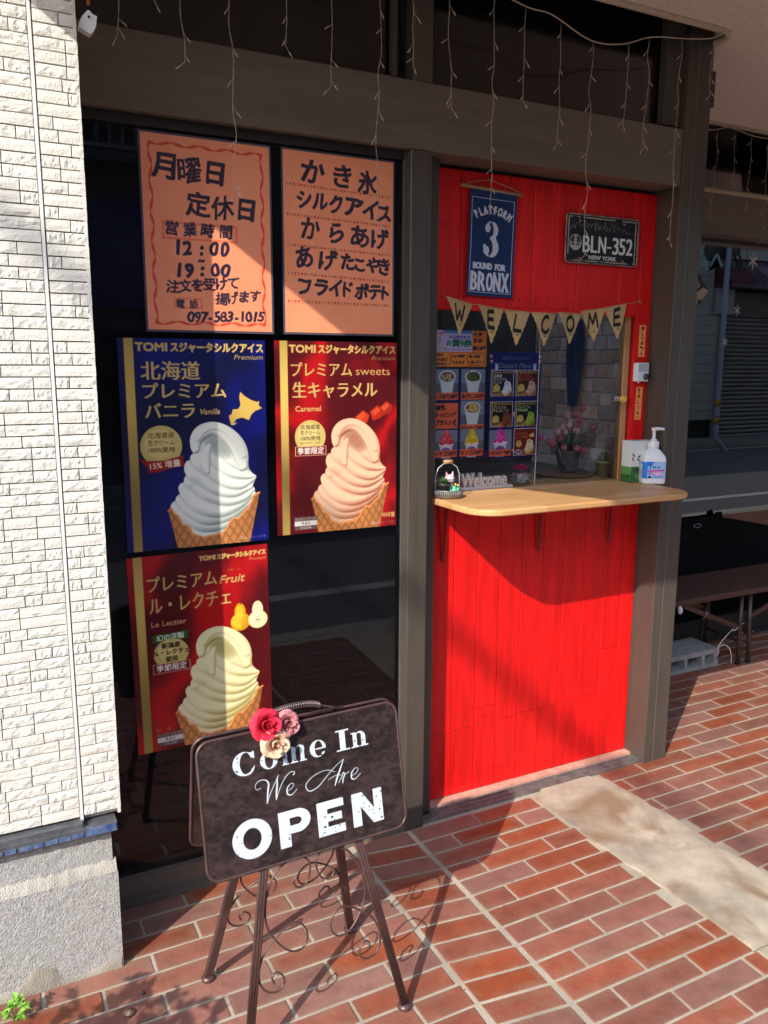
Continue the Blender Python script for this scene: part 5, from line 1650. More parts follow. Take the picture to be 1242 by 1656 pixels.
# label wrapped on two faces
lm = make_label().material('sanitizer_label_surface', .35)
g = MB(); pts = []
for k in range(17):
    u = k / 16
    j = u * 16 - 8
    a = R(-90 - 45 + (u - .5) * 168 + 3)
    x, y = sq(.0476, a, .42)
    pts.append((x, y))
acc = [0]
for p, q in zip(pts[:-1], pts[1:]): acc.append(acc[-1] + math.hypot(q[0] - p[0], q[1] - p[1]))
me = bpy.data.meshes.new('label')
vs = [(x, y, .022) for x, y in pts] + [(x, y, .088) for x, y in pts]
fs = [(k, k + 1, k + 18, k + 17) for k in range(16)]
me.from_pydata(vs, [], fs)
uvl = me.uv_layers.new(name='print')
for l in me.loops:
    k = l.vertex_index
    uvl.data[l.index].uv = (acc[k % 17] / acc[-1], 0 if k < 17 else 1)
me.materials.append(lm)
o = bpy.data.objects.new('label', me); COL.objects.link(o); o.parent = t
t = thing('tissue_box', 'white and green upright tissue box printed with leaves behind the pump bottle', 'box', (2.385, .085, cz), rz=R(-4))
g = MB(); g.bbox(-.058, .058, -.045, .012, 0, .165, .002)
tm = make_tissue().material('tissue_box_surface', .55)
g.build('carton', tm, t, local=True, uvbox=(-.058, .058, 0, .165))
g = MB(); g.prism([(.03 * math.cos(R(a)), -.016 + .012 * math.sin(R(a))) for a in range(0, 360, 30)], .1653, .1658, 'z'); g.build('slot', mat('slot_shade', (.25, .25, .25), .9), t, local=True)

def leaf(mb_, base, direction, length, width, droop=.2, fold=.15):
    """pointed leaf of 6 quads"""
    d = Vector(direction).normalized(); b = Vector(base)
    side = d.cross(Vector((0, 0, 1)))
    side = side.normalized() if side.length > .05 else Vector((1, 0, 0))
    nrm = side.cross(d)
    vs = []
    for k in range(5):
        u = k / 4
        c = b + d * length * u - Vector((0, 0, 1)) * droop * length * u * u
        w_ = width * math.sin(min(1, u * 1.15 + .12) * math.pi * .97) * .5
        vs += [tuple(c - side * w_ + nrm * fold * w_), tuple(c), tuple(c + side * w_ + nrm * fold * w_)]
    fs = []
    for k in range(4):
        q = k * 3; fs += [(q, q + 1, q + 4, q + 3), (q + 1, q + 2, q + 5, q + 4)]
    mb_.add(vs, fs, True)

galv = mat('galvanised_tin', (.40, .41, .42), .38, metal=.7, col2=(.22, .23, .25), vscale=22)
t = thing('wire_basket', 'round galvanised tray with wire handle and wooden grip at the left end of the sill', 'basket', (1.480, .045, cz))
g = MB(); g.lathe([(.0, .002), (.047, .002), (.050, .004), (.052, .026), (.054, .028), (.0525, .030), (.050, .027), (.048, .006), (.0, .005)], (1.480, .045, cz), 40); g.build('tray', galv, t)
g = MB()
for k in range(44):
    a = 2 * math.pi * k / 44
    g.cyl((1.480 + .0525 * math.cos(a), .045 + .0525 * math.sin(a), cz + .004), (1.480 + .0535 * math.cos(a), .045 + .0535 * math.sin(a), cz + .026), .0014, 4)
g.build('ribs', galv, t)['kind'] = 'stuff'
wire = mat('white_wire', (.62, .62, .62), .4, metal=.3)
pts = [(1.430, .045, cz + .02), (1.432, .045, cz + .08), (1.442, .045, cz + .105), (1.468, .045, cz + .122), (1.480, .045, cz + .124), (1.492, .045, cz + .122), (1.518, .045, cz + .105), (1.528, .045, cz + .08), (1.530, .045, cz + .02)]
g = MB(); g.tube(pts, .0016, 6); g.build('handle', wire, t)
g = MB(); g.cyl((1.464, .045, cz + .125), (1.498, .045, cz + .125), .0075, 12); g.build('grip', wood, t)
t = thing('succulent', 'green rosette succulent in a black pot inside the galvanised tray', 'plant', (1.463, .040, cz + .005))
g = MB(); g.lathe([(.019, 0), (.024, .038), (.026, .040), (.026, .047), (.022, .047), (.021, .040), (.0, .039)], (1.463, .040, cz + .005), 20); g.build('pot', mat('black_pot', (.025, .022, .02), .4), t)
g = MB()
for k in range(28):
    a = k * 2.399; ring = k / 28
    el = R(20 + 62 * (1 - ring))
    leaf(g, (1.463, .040, cz + .047), (math.cos(a) * math.cos(el), math.sin(a) * math.cos(el), math.sin(el)), .030 + .008 * ring, .012, .1, .5)
g.build('leaves', mat('succulent_green', (.07, .20, .045), .45, var=.4, vscale=40), t)
g = MB()
for k in range(30):
    a = rnd.uniform(0, 6.28); r_ = rnd.uniform(.008, .021); g.sphere((1.463 + r_ * math.cos(a), .040 + r_ * math.sin(a), cz + .046), .0028, 5, 4)
g.build('gravel', mat('white_gravel', (.6, .56, .5), .9), t)['kind'] = 'stuff'
t = thing('cat_figurine', 'small pale pink cat head figurine with closed eyes beside the succulent', 'figurine', (1.500, .062, cz + .006))
pk = mat('pale_pink_glaze', (.62, .50, .55), .35)
g = MB(); g.sphere((1.500, .064, cz + .060), .019, 16, 10, 1, .85, .95); g.build('head', pk, t)
g = MB(); g.lathe([(.013, 0), (.015, .02), (.010, .044), (.0, .046)], (1.500, .064, cz + .004), 14); g.build('body', pk, t)
for s_ in (-1, 1):
    g = MB(); g.add([(1.500 + s_ * .004, .064, cz + .075), (1.500 + s_ * .017, .064, cz + .070), (1.500 + s_ * .014, .064, cz + .090), (1.500 + s_ * .011, .056, cz + .072)], [(0, 1, 2), (0, 3, 2), (3, 1, 2), (0, 1, 3)]); g.build('ear', mat('pink_ear', (.75, .30, .38), .5), t)
    g = MB(); g.tube([(1.500 + s_ * .004, .0480, cz + .060), (1.500 + s_ * .008, .0485, cz + .0625), (1.500 + s_ * .012, .0505, cz + .060)], .0008, 5); g.build('eye', inkm, t)
t = thing('toy_cactus', 'small bright green plastic cactus with two arms in front of the cat figurine', 'ornament', (1.503, .030, cz + .005))
cg = mat('toy_green', (.10, .50, .28), .4)
g = MB(); g.tube([(1.497, .028, cz + .004), (1.497, .028, cz + .020), (1.497, .028, cz + .042)], [.009, .011, .005], 12); g.build('stem', cg, t)
for s_, h in ((1, .030), (-1, .026)):
    g = MB(); g.tube([(1.497, .028, cz + .014), (1.497 + s_ * .012, .027, cz + .015), (1.497 + s_ * .015, .027, cz + h)], [.005, .006, .005], 10); g.sphere((1.497 + s_ * .015, .027, cz + h), .0055, 8, 6); g.build('arm', cg, t)
g = MB(); g.sphere((1.510, .024, cz + .043), .004, 8, 6); g.sphere((1.500, .024, cz + .047), .004, 8, 6); g.build('flower', mat('toy_yellow', (.75, .60, .12), .5), t)

# WELCOME cut-out letters
def text_mesh(name, body, size, depth, m_, loc, parent=None, offset=.0, sx=1):
    c = bpy.data.curves.new(name, 'FONT'); c.body = body; c.size = size; c.extrude = depth / 2; c.offset = offset; c.resolution_u = 4
    o = bpy.data.objects.new(name, c); COL.objects.link(o)
    me = bpy.data.meshes.new_from_object(o.evaluated_get(bpy.context.evaluated_depsgraph_get()))
    bpy.data.objects.remove(o); bpy.data.curves.remove(c)
    me.transform(Matrix.Rotation(R(90), 4, 'X') @ Matrix.Scale(sx, 4, (1, 0, 0)))
    me.materials.clear(); me.materials.append(m_)
    ob = bpy.data.objects.new(name, me); COL.objects.link(ob)
    if parent is not None:
        ob.parent = parent; ob.location = Vector(loc) - world_loc(parent)
    else: ob.location = loc
    return ob
ww = mat('white_painted_wood', (.86, .84, .80), .55, var=.1, vscale=40)
t = thing('welcome_letters', 'white wooden cut-out letters reading Welcome standing on the sill', 'ornament', (1.725, .165, cz - .001))
lt = text_mesh('letters', 'Welcome', .074, .014, ww, (1.614, .168, cz + .009), t, .0022, .70)
lt.scale.x = .205 / max(.01, lt.dimensions.x)
g = MB(); g.bbox(1.608, 1.840, .154, .182, cz - .001, cz + .009, .0015); g.build('base', ww, t)
# pink flower in glass
t = thing('pink_flower_pot', 'magenta artificial bloom in a square glass of white pebbles on the sill', 'flower', (1.893, .18, cz - .001))
g = MB(); g.bbox(1.861, 1.925, .156, .212, cz - .001, cz + .052, .002); g.build('glass_pot', glass_mat('pot_glass', (.95, .97, .97), 1.35, .02), t)
g = MB()
for k in range(170):
    g.sphere((rnd.uniform(1.867, 1.919), rnd.uniform(.162, .206), cz + rnd.uniform(.012, .050)), rnd.uniform(.0035, .0055), 6, 4, 1, 1, .8)
g.build('pebbles', mat('white_pebbles', (.72, .73, .76), .5), t)['kind'] = 'stuff'
mg = mat('magenta_petal', (.85, .02, .20), .6, var=.25, vscale=40)
for k in range(26):
    a = k * 2.399; ring = (k + .5) / 26; el = R(78 - 66 * ring)
    g = MB(); leaf(g, (1.893 + .004 * math.cos(a), .180 + .004 * math.sin(a), cz + .058), (math.cos(a) * math.cos(el), math.sin(a) * math.cos(el), math.sin(el)), .030 + .020 * ring, .022, .15, .35); g.build('petal', mg, t)

# ------------------------------------------------------------------ A-frame sign
sg = thing('folding_sign', 'brown mottled metal folding sign reading Come In We Are OPEN with scrollwork legs', 'sign', (.688, -.555, 0), rz=.014)
met = mat('brown_sign_metal', (.115, .066, .060), .38, metal=.45, var=.25, vscale=12, bump=.12, bscale=60)
s_f, s_b, zt, wf, wt = .178, .162, .786, .218, .064
def P3(side_u, fr, z_):  # point on the leg planes
    v = fr * (s_f if fr < 0 else s_b) * (1 - z_ / zt)
    return (side_u, v, z_)
def leg_u(z_): return wf * (1 - z_ / zt) + wt * z_ / zt
for fr in (-1, 1):
    for sd in (-1, 1):
        top = .78
        a = Vector(P3(sd * leg_u(.012), fr, .012)); b = Vector(P3(sd * leg_u(top), fr, top))
        g = MB()
        if fr < 0:
            g.tube([a, b], .0085, 10); g.tube([a + Vector((.0075, -.004, 0)), b + Vector((.0075, -.004, 0))], .0045, 8); g.tube([a + Vector((-.0075, -.004, 0)), b + Vector((-.0075, -.004, 0))], .0045, 8)
        else:
            d = (b - a)
            pts4 = []
            for base in (a, b):
                for dx, dy in ((-.011, -.008), (.011, -.008), (.011, .008), (-.011, .008)): pts4.append(base + Vector((dx, dy, 0)))
            g.add(pts4, [(3, 2, 1, 0), (4, 5, 6, 7), (0, 1, 5, 4), (1, 2, 6, 5), (2, 3, 7, 6), (3, 0, 4, 7)])
        lg = g.build('leg', met, sg, local=True)
        g = MB(); g.lathe([(.0, 0), (.014, .001), (.0185, .005), (.0185, .011), (.013, .016), (.010, .017), (.0, .017)], (a.x, a.y, 0), 16); g.build('foot', met, lg, local=True)
A = [(.056, .457), (.027, .454), (.009, .435), (.011, .409), (.023, .388), (.045, .384), (.055, .4), (.043, .414)]
Cc = [(-.037, .453), (-.069, .451), (-.099, .434), (-.121, .4), (-.133, .359), (-.133, .314), (-.112, .273), (-.083, .243), (-.053, .237), (-.035, .252), (-.033, .277), (-.049, .299), (-.074, .304), (-.111, .285), (-.144, .258), (-.162, .225), (-.164, .191), (-.148, .166), (-.122, .159), (-.104, .171), (-.105, .19), (-.12, .203), (-.133, .195), (-.128, .178)]
for fr in (-1, 1):
    for mir in (-1, 1):
        for nm, poly in (('scroll', A), ('scroll', Cc)):
            q = [P3(x * mir * (1 if poly is Cc else 1), fr, z_) for x, z_ in poly]
            g = MB(); g.tube([p for p in smooth_path(q, 6)], .0026, 7); g.build('scroll', met, sg, local=True)
def board(fr, name):
    g = MB()
    W_, z0, z1, rc = .536, .462, .784, .032
    outl = []
    for cx, cz_, a0 in ((W_ / 2 - rc, z1 - rc, 0), (-W_ / 2 + rc, z1 - rc, 90), (-W_ / 2 + rc, z0 + rc, 180), (W_ / 2 - rc, z0 + rc, 270)):
        for k in range(7): outl.append((cx + rc * math.cos(R(a0 + 15 * k)), cz_ + rc * math.sin(R(a0 + 15 * k))))
    off = .013 * fr
    def Q_(u, z_, d): p = P3(u, fr, z_ + .010 * u); return (p[0], p[1] + off + d * fr, p[2])
    k = len(outl)
    vs = [Q_(u, z_, .0018) for u, z_ in outl] + [Q_(u, z_, -.0012) for u, z_ in outl]
    fr_ = tuple(range(k)) if fr < 0 else tuple(range(k))[::-1]
    bk = tuple(range(k, 2 * k))[::-1] if fr < 0 else tuple(range(k, 2 * k))
    me = bpy.data.meshes.new(name)
    fs = [fr_, bk] + [(i, i + k, (i + 1) % k + k, (i + 1) % k) for i in range(k)]
    me.from_pydata(vs, [], fs)
    uvl = me.uv_layers.new(name='print')
    for l in me.loops:
        u, z_ = outl[l.vertex_index % k]
        uvl.data[l.index].uv = ((u + W_ / 2) / W_ if fr < 0 else (W_ / 2 - u) / W_, (z_ - z0) / (z1 - z0))
    me.materials.append(sign_m)
    me.update()
    o = bpy.data.objects.new(name, me); COL.objects.link(o); o.parent = sg
    g = MB(); g.tube([Q_(u, z_, 0) for u, z_ in outl], .0040, 7, closed=True); g.build('rim', met, o, local=True)
    return o
sign_m = make_open_sign().material('open_sign_surface', .38)
board(-1, 'front_board'); board(1, 'back_board')
g = MB(); g.tube([(-.10, -.004, .795), (.12, -.004, .797)], .0035, 7)
pts = [(-.085, 0, .795), (-.06, 0, .812)]
g.build('hinge_bar', met, sg, local=True)
g = MB()
path = smooth_path([(-.092, 0, .796), (-.07, 0, .815), (-.03, 0, .822), (.03, 0, .820), (.07, 0, .806), (.098, 0, .797)], 8)
g.tube(path, .0028, 7); g.build('handle', met, sg, local=True)
coil = []
for k in range(26 * 10):
    u = k / 259; i = 8 + u * 21; i0 = int(i); p = Vector(path[i0]).lerp(Vector(path[min(i0 + 1, len(path) - 1)]), i - i0)
    a = k * 2 * math.pi / 10
    coil.append(p + Vector((0, math.cos(a) * .0078, math.sin(a) * .0078)))
g = MB(); g.tube(coil, .0011, 4); g.build('handle_spring', mat('spring_steel', (.35, .28, .27), .3, metal=.8), sg, local=True)

# cloth roses clipped to the top of the sign: one bunch of three blooms
def rose(name, c, r_, m_, label, tilt):
    o = thing(name, label, 'artificial flower', c, group='cloth roses on the sign')
    for ring, (n_, rad, el, w_) in enumerate(((3, -.12, 80, .9), (3, .10, 74, .9), (4, .34, 58, .95), (5, .56, 36, 1.05), (6, .74, 10, 1.1))):
        for k in range(n_):
            a = 2 * math.pi * k / n_ + ring * .7
            g = MB(); vs = []; nn_ = 6
            for i in range(nn_ + 1):
                for j in range(nn_ + 1):
                    u = (i / nn_ - .5) * 2; v = j / nn_
                    ang = a + u * w_ * .85
                    rr0 = r_ * (.10 + rad * .55 + v * (.42 if ring > 1 else (.22 if ring else .08))) * (1 - .18 * u * u)
                    h = r_ * (.95 - ring * .16) * math.sin(v * 1.6) * (1 - .25 * u * u) - r_ * .25 * (v if ring > 2 else 0) ** 2 + r_ * .04 * math.sin(u * 7 + k * 2) * v
                    vs.append((rr0 * math.cos(ang), rr0 * math.sin(ang), h))
            fs = [(i * (nn_ + 1) + j, (i + 1) * (nn_ + 1) + j, (i + 1) * (nn_ + 1) + j + 1, i * (nn_ + 1) + j + 1) for i in range(nn_) for j in range(nn_)]
            g.add(vs, fs, True)
            q = g.build('petal', m_, o, local=True)
            q.rotation_euler = (R(80 + tilt[0]), R(tilt[1]), 0)
    g = MB()
    for k in range(3):
        sp = []
        for q in range(26):
            u = q / 25; an = u * 7 + k * 2.09
            sp.append((r_ * (.05 + .26 * u) * math.cos(an), r_ * (.05 + .26 * u) * math.sin(an), r_ * (.62 - .10 * u)))
        vs = []
        for p in sp: vs += [p, (p[0] * 1.15, p[1] * 1.15, p[2] - r_ * .5)]
        g.add(vs, [(2 * q, 2 * q + 2, 2 * q + 3, 2 * q + 1) for q in range(25)], True)
    g.sphere((0, 0, r_ * .15), r_ * .30, 10, 8)
    q = g.build('bud', m_, o, local=True); q.rotation_euler = (R(80 + tilt[0]), R(tilt[1]), 0)
    return o
cs_, sn_ = math.cos(.014), math.sin(.014)
def sgw(u, z_, dy): 
    p = P3(u, -1, z_); x, y = p[0], p[1] + dy
    return (.688 + x * cs_ - y * sn_, -.555 + x * sn_ + y * cs_, z_)
rose('cloth_rose', sgw(-.095, .796, -.022), .046, mat('rose_red', (.62, .012, .045), .75, var=.2, vscale=60), 'crimson cloth rose clipped to the top of the sign', (-10, -5))
rose('cloth_rose', sgw(-.042, .787, -.016), .040, mat('rose_pink', (.56, .21, .22), .75, var=.25, vscale=60), 'dusty pink cloth rose clipped to the top of the sign', (-4, 22))
rose('cloth_rose', sgw(-.078, .752, -.026), .043, mat('rose_cream', (.74, .50, .34), .75, var=.2, vscale=60), 'cream cloth rose clipped below the red and pink ones', (4, 4))
# ------------------------------------------------------------------ inside the serving window
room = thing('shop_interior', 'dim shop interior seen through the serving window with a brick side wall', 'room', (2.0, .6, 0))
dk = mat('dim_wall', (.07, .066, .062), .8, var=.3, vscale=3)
g = MB(); g.box(1.2, 2.6, 1.9, 1.95, .3, 2.9); g.box(1.2, 1.25, .15, 1.9, .3, 2.9); g.box(1.2, 2.6, .15, .40, 2.6, 2.65); g.box(1.2, 2.6, .145, .15, 2.34, 2.65); g.box(2.55, 2.6, .86, 1.9, .3, 2.6)  # ceiling stops short, an opening added so daylight reaches the brick wall
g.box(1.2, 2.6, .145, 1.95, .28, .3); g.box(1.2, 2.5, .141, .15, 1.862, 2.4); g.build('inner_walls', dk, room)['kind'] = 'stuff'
g = MB(); g.box(2.462, 2.5, .15, .86, .9, 2.6); bw = g.build('brick_side_wall', mat('pale_joint', (.80, .78, .74), .9), room)
ibm = mat('interior_brick', (.70, .48, .34), .75, objvar=.45, huevar=.45, var=.25, vscale=30, bump=.4, bscale=60)
zr = 1.19; k = 0
while zr < 2.05:
    y = .16 - (0 if k % 2 else .05)
    while y < .86:
        w_ = .145 if k % 2 == 0 else .078
        if rnd.random() < .15: w_ *= 1.3
        y1 = min(y + w_, .86)
        if y1 > .175:
            g = MB(); g.bbox(2.456, 2.463, max(y, .152) + .004, y1 - .004, zr + .004, zr + .0565, .0015, jit=.0006); g.build('brick', ibm, bw)
        y = y1
    zr += .0605; k += 1
g = MB(); g.box(1.437, 2.462, .3005, .86, 1.188, 1.2085); g.build('inner_shelf', mat('dark_shelf', (.05, .045, .042), .35), room)
bc = mat('blue_cloth', (.03, .07, .18), .8, var=.4, vscale=6)
g = MB()
vs = []
for a in range(13):
    for b in range(9):
        u, v = a / 12, b / 8
        wd = .5 + .5 * math.sin(v * 2.6)
        vs.append((2.440 + .008 * math.sin(u * 14), .555 + (u - .5) * .13 * wd, 1.49 + .38 * v))
g.add(vs, [(a * 9 + b, (a + 1) * 9 + b, (a + 1) * 9 + b + 1, a * 9 + b + 1) for a in range(12) for b in range(8)], True)
tag(g.build('hanging_apron', bc), 'dark blue apron hanging inside the serving window beside the brick wall', 'apron')
g = MB()
for i in range(5): g.box(1.98 + i * .055, 2.02 + i * .055, 1.885, 1.895, 1.80, 2.15)
g.build('pale_window_strips', mat('pale_window_strips', (.42, .44, .45), .9), room)['kind'] = 'stuff'  # added pale strips stand for a window on the back wall
# roller blind behind the welcome letters
g = MB()
for i in range(9): g.box(1.44, 1.94, .300, .304, 1.215 + i * .013, 1.225 + i * .013)
o = g.build('slatted_screen', mat('grey_slats', (.10, .105, .11), .5), room); o['kind'] = 'stuff'

# tulips in a watering can
t = thing('watering_can', 'galvanised watering can filled with pink artificial tulips inside the window', 'watering can', (2.27, .36, 1.21))
g = MB(); g.lathe([(.0, 0), (.036, 0), (.040, .004), (.052, .085), (.054, .088), (.051, .090), (.038, .010), (.0, .008)], (2.27, .36, 1.225), 24); g.build('body', galv, t)
g = MB(); g.tube([(2.24, .34, 1.24), (2.19, .31, 1.29), (2.17, .30, 1.325)], [.010, .007, .009], 10); g.build('spout', galv, t)
g = MB(); g.tube(smooth_path([(2.31, .36, 1.30), (2.345, .36, 1.305), (2.345, .36, 1.26), (2.30, .36, 1.235)], 4), .004, 6); g.build('handle', galv, t)
g = MB(); g.lathe([(0, 0), (.11, 0), (.125, .012), (.12, .014), (.0, .006)], (2.24, .34, 1.2095), 28); tr = g.build('tray', mat('woven_tray', (.16, .08, .045), .8, var=.4, vscale=90), t)
tulm = [mat('tulip_pink', (.62, .16, .25), .6, var=.25, vscale=50), mat('tulip_pale', (.72, .45, .42), .6, var=.2, vscale=50)]
stem_m = mat('tulip_stem', (.06, .16, .05), .6, var=.3, vscale=30)
heads = [(2.10, .33, 1.375, 0), (2.125, .30, 1.36, 0), (2.16, .30, 1.40, 1), (2.19, .31, 1.415, 1), (2.22, .30, 1.425, 1), (2.24, .34, 1.46, 1), (2.215, .32, 1.395, 1), (2.28, .32, 1.415, 0), (2.30, .33, 1.44, 0),
         (2.285, .34, 1.465, 0), (2.33, .35, 1.49, 0), (2.375, .33, 1.41, 0), (2.18, .28, 1.335, 0), (2.24, .27, 1.33, 0), (2.29, .28, 1.32, 0), (2.26, .30, 1.40, 1), (2.20, .33, 1.37, 0), (2.15, .32, 1.35, 0)]
for (x, y, z_, kk) in heads:
    g = MB(); g.tube(smooth_path([(2.27 + (x - 2.27) * .2, .36, 1.30), (2.27 + (x - 2.27) * .6, (y + .36) / 2, 1.30 + (z_ - 1.30) * .7), (x, y, z_ - .012)], 4), .0018, 5)
    sm_ = g.build('stem', stem_m, t)
    g = MB()
    for q in range(5):
        a = q * 1.2566
        leaf(g, (x + .003 * math.cos(a), y + .003 * math.sin(a), z_ - .014), (math.cos(a) * .40, math.sin(a) * .40, 1), .034, .030, .0, .7)
    g.sphere((x, y, z_ - .001), .0135, 8, 6, 1, 1, 1.1)
    g.build('tulip', tulm[kk], sm_)
g = MB()
for q in range(26):
    a = rnd.uniform(0, 6.28); leaf(g, (2.27 + .02 * math.cos(a), .36 + .02 * math.sin(a), 1.31), (math.cos(a) * .8, math.sin(a) * .8 - .2, rnd.uniform(.4, 1.2)), rnd.uniform(.06, .11), .016, .2, .4)
g.build('leaves', stem_m, t)
t = thing('potted_plant', 'bushy green artificial plant in a pale yellow pot inside the window corner', 'plant', (2.365, .245, 1.21))
g = MB(); g.lathe([(0, 0), (.024, 0), (.032, .058), (.034, .058), (.034, .064), (.028, .064), (.0, .055)], (2.365, .245, 1.21), 20); g.build('pot', mat('sand_pot', (.50, .42, .24), .7), t)
g = MB()
for q in range(150):
    a = rnd.uniform(0, 6.28); el = rnd.uniform(.1, 1.4); d = (math.cos(a) * math.cos(el), math.sin(a) * math.cos(el), math.sin(el)); r_ = rnd.uniform(.004, .026)
    leaf(g, (2.365 + d[0] * r_, .245 + d[1] * r_, 1.276 + d[2] * r_), d, rnd.uniform(.012, .024), .008, .15, .3)
g.build('leaves', mat('sage_leaf', (.10, .22, .10), .7, var=.5, vscale=60), t)
t = thing('hourglass', 'small wooden hourglass with white sand beside the pale yellow pot', 'hourglass', (2.41, .215, 1.21))
for z_ in (0, .078):
    g = MB(); g.lathe([(0, 0), (.018, 0), (.018, .008), (0, .008)], (2.400, .205, 1.21 + z_), 16); g.build('disc', ww if z_ == 0 else oak, t)
for q in range(3):
    a = q * 2.094 + .4; g = MB(); g.cyl((2.400 + .014 * math.cos(a), .205 + .014 * math.sin(a), 1.218), (2.400 + .014 * math.cos(a), .205 + .014 * math.sin(a), 1.288), .0016, 6); g.build('post', oak, t)
g = MB(); g.lathe([(.011, .01), (.013, .022), (.008, .036), (.002, .043), (.008, .050), (.013, .062), (.011, .076)], (2.400, .205, 1.21), 16); g.build('glass_bulb', glass_mat('bulb_glass', (.95, .95, .95), 1.3), t)
g = MB(); g.lathe([(0, .011), (.010, .011), (.011, .022), (.0, .032)], (2.400, .205, 1.21), 12); g.build('sand', mat('white_sand', (.7, .68, .62), .9), t)

# ------------------------------------------------------------------ icicle light strings
wire_m = mat('cream_wire', (.42, .35, .26), .6)
bulb_m = mat('frosted_bulb', (.62, .55, .45), .25)
def strand(parent, x, y, z0, z1, seed, wob=.010):
    r = random.Random(seed)
    n_ = max(3, int((z0 - z1) / .05))
    P_ = [(x, y, z0)]
    for k in range(1, n_ + 1):
        P_.append((x + r.uniform(-wob, wob) * .7 + (P_[-1][0] - x) * .4, y + r.uniform(-.006, .006), z0 + (z1 - z0) * k / n_))
    P_ = smooth_path(P_, 3)
    # two twisted wires
    g = MB()
    for ph in (0, math.pi):
        g.tube([(p[0] + .0010 * math.cos(i * 1.3 + ph), p[1] + .0010 * math.sin(i * 1.3 + ph), p[2]) for i, p in enumerate(P_)], .0007, 4)
    s_ = g.build('strand', wire_m, parent)
    L_ = z0 - z1
    spots = []
    d = r.uniform(.03, .06)
    while d < L_ - .02:
        spots.append(d); d += r.uniform(.055, .10)
    spots.append(L_); spots.append(L_ - .002)
    for i, d in enumerate(spots):
        q = P_[min(len(P_) - 1, int(d / L_ * (len(P_) - 1)))]
        sd = (1 if i % 2 else -1)
        dx, dz = sd * r.uniform(.006, .013), -r.uniform(.008, .015)
        e = (q[0] + dx, q[1] + r.uniform(-.004, .004), q[2] + dz)
        f = (e[0] + dx * .9, e[1], e[2] + dz * .9)
        g = MB(); g.tube([tuple(q), e], .0008, 4); g.tube([e, f], [.0018, .0011], 6); g.build('bulb', bulb_m, s_)
t = thing('icicle_lights', 'cream icicle light string hanging in uneven strands from the soffit of the main bay', 'string lights', (1.4, -.12, 2.78), group='icicle light strings')
main = [(.30, -.12, 2.80), (.45, -.12, 2.785), (.62, -.12, 2.80), (.8, -.12, 2.79), (1.0, -.12, 2.80), (1.2, -.12, 2.785), (1.4, -.12, 2.80), (1.629, -.12, 2.757), (1.732, -.12, 2.752), (1.889, -.12, 2.704), (2.025, -.12, 2.715), (2.148, -.12, 2.757), (2.30, -.12, 2.778), (2.403, -.115, 2.796), (2.456, -.11, 2.812), (2.50, -.11, 2.838)]
g = MB(); g.tube(smooth_path(main, 4), .0022, 6); g.build('main_cable', wire_m, t)
drops = [(.345, 2.62), (.405, 2.47), (.49, 2.56), (.569, 2.433), (.695, 2.118), (.842, 2.515), (.985, 2.434), (1.121, 2.085), (1.228, 2.53), (1.362, 2.427), (1.516, 2.15), (1.632, 2.485), (1.770, 2.375), (1.900, 2.035), (2.050, 2.468), (2.145, 2.408), (2.285, 2.110), (2.440, 2.615)]
def cab_z(x):
    P_ = smooth_path(main, 4); return min(P_, key=lambda p: abs(p[0] - x))[2]
for i, (x, zb) in enumerate(drops): strand(t, x, -.12, cab_z(x), zb, i * 7 + 3)
t = thing('icicle_lights', 'cream icicle light string hanging in front of the recessed window at the far right', 'string lights', (3.6, .68, 2.8), group='icicle light strings')
m2 = [(3.2, .69, 2.80), (3.342, .69, 2.803), (3.45, .69, 2.828), (3.51, .69, 2.825), (3.62, .69, 2.812), (3.75, .69, 2.812), (3.95, .69, 2.83), (4.2, .69, 2.80)]
g = MB(); g.tube(smooth_path(m2, 4), .0022, 6); g.build('main_cable', wire_m, t)
for i, (x, zb) in enumerate(((3.385, 2.40), (3.512, 2.575), (3.628, 2.465), (3.757, 2.31), (3.9, 2.5), (4.05, 2.42))): strand(t, x, .69, 2.815, zb, 200 + i * 5)
t = thing('cord_socket', 'white rubber extension socket hanging on an orange cord at the top of the siding', 'socket', (.318, -.2, 2.456))
g = MB(); g.prism([(.318 + (x - 140) * .0015, 2.456 - (y - 35) * .0014) for x, y in ((141.7, 19.3), (145, 20), (148, 24), (155.4, 26.6), (153, 41.9), (150, 49), (144, 56), (126.4, 47.5), (128.8, 37.8), (133.7, 29))], -.212, -.188, 'y'); g.build('socket_body', wp, t)
g = MB(); g.tube([(.324, -.2, 2.494), (.327, -.19, 2.55), (.322, -.17, 2.65), (.32, -.15, 2.82)], .0045, 7); g.build('cord', mat('orange_cord', (.48, .16, .04), .5), t)
g = MB(); g.cyl((.322, -.2165, 2.462), (.322, -.2155, 2.462), .003, 8); g.build('pin_hole', black, t)

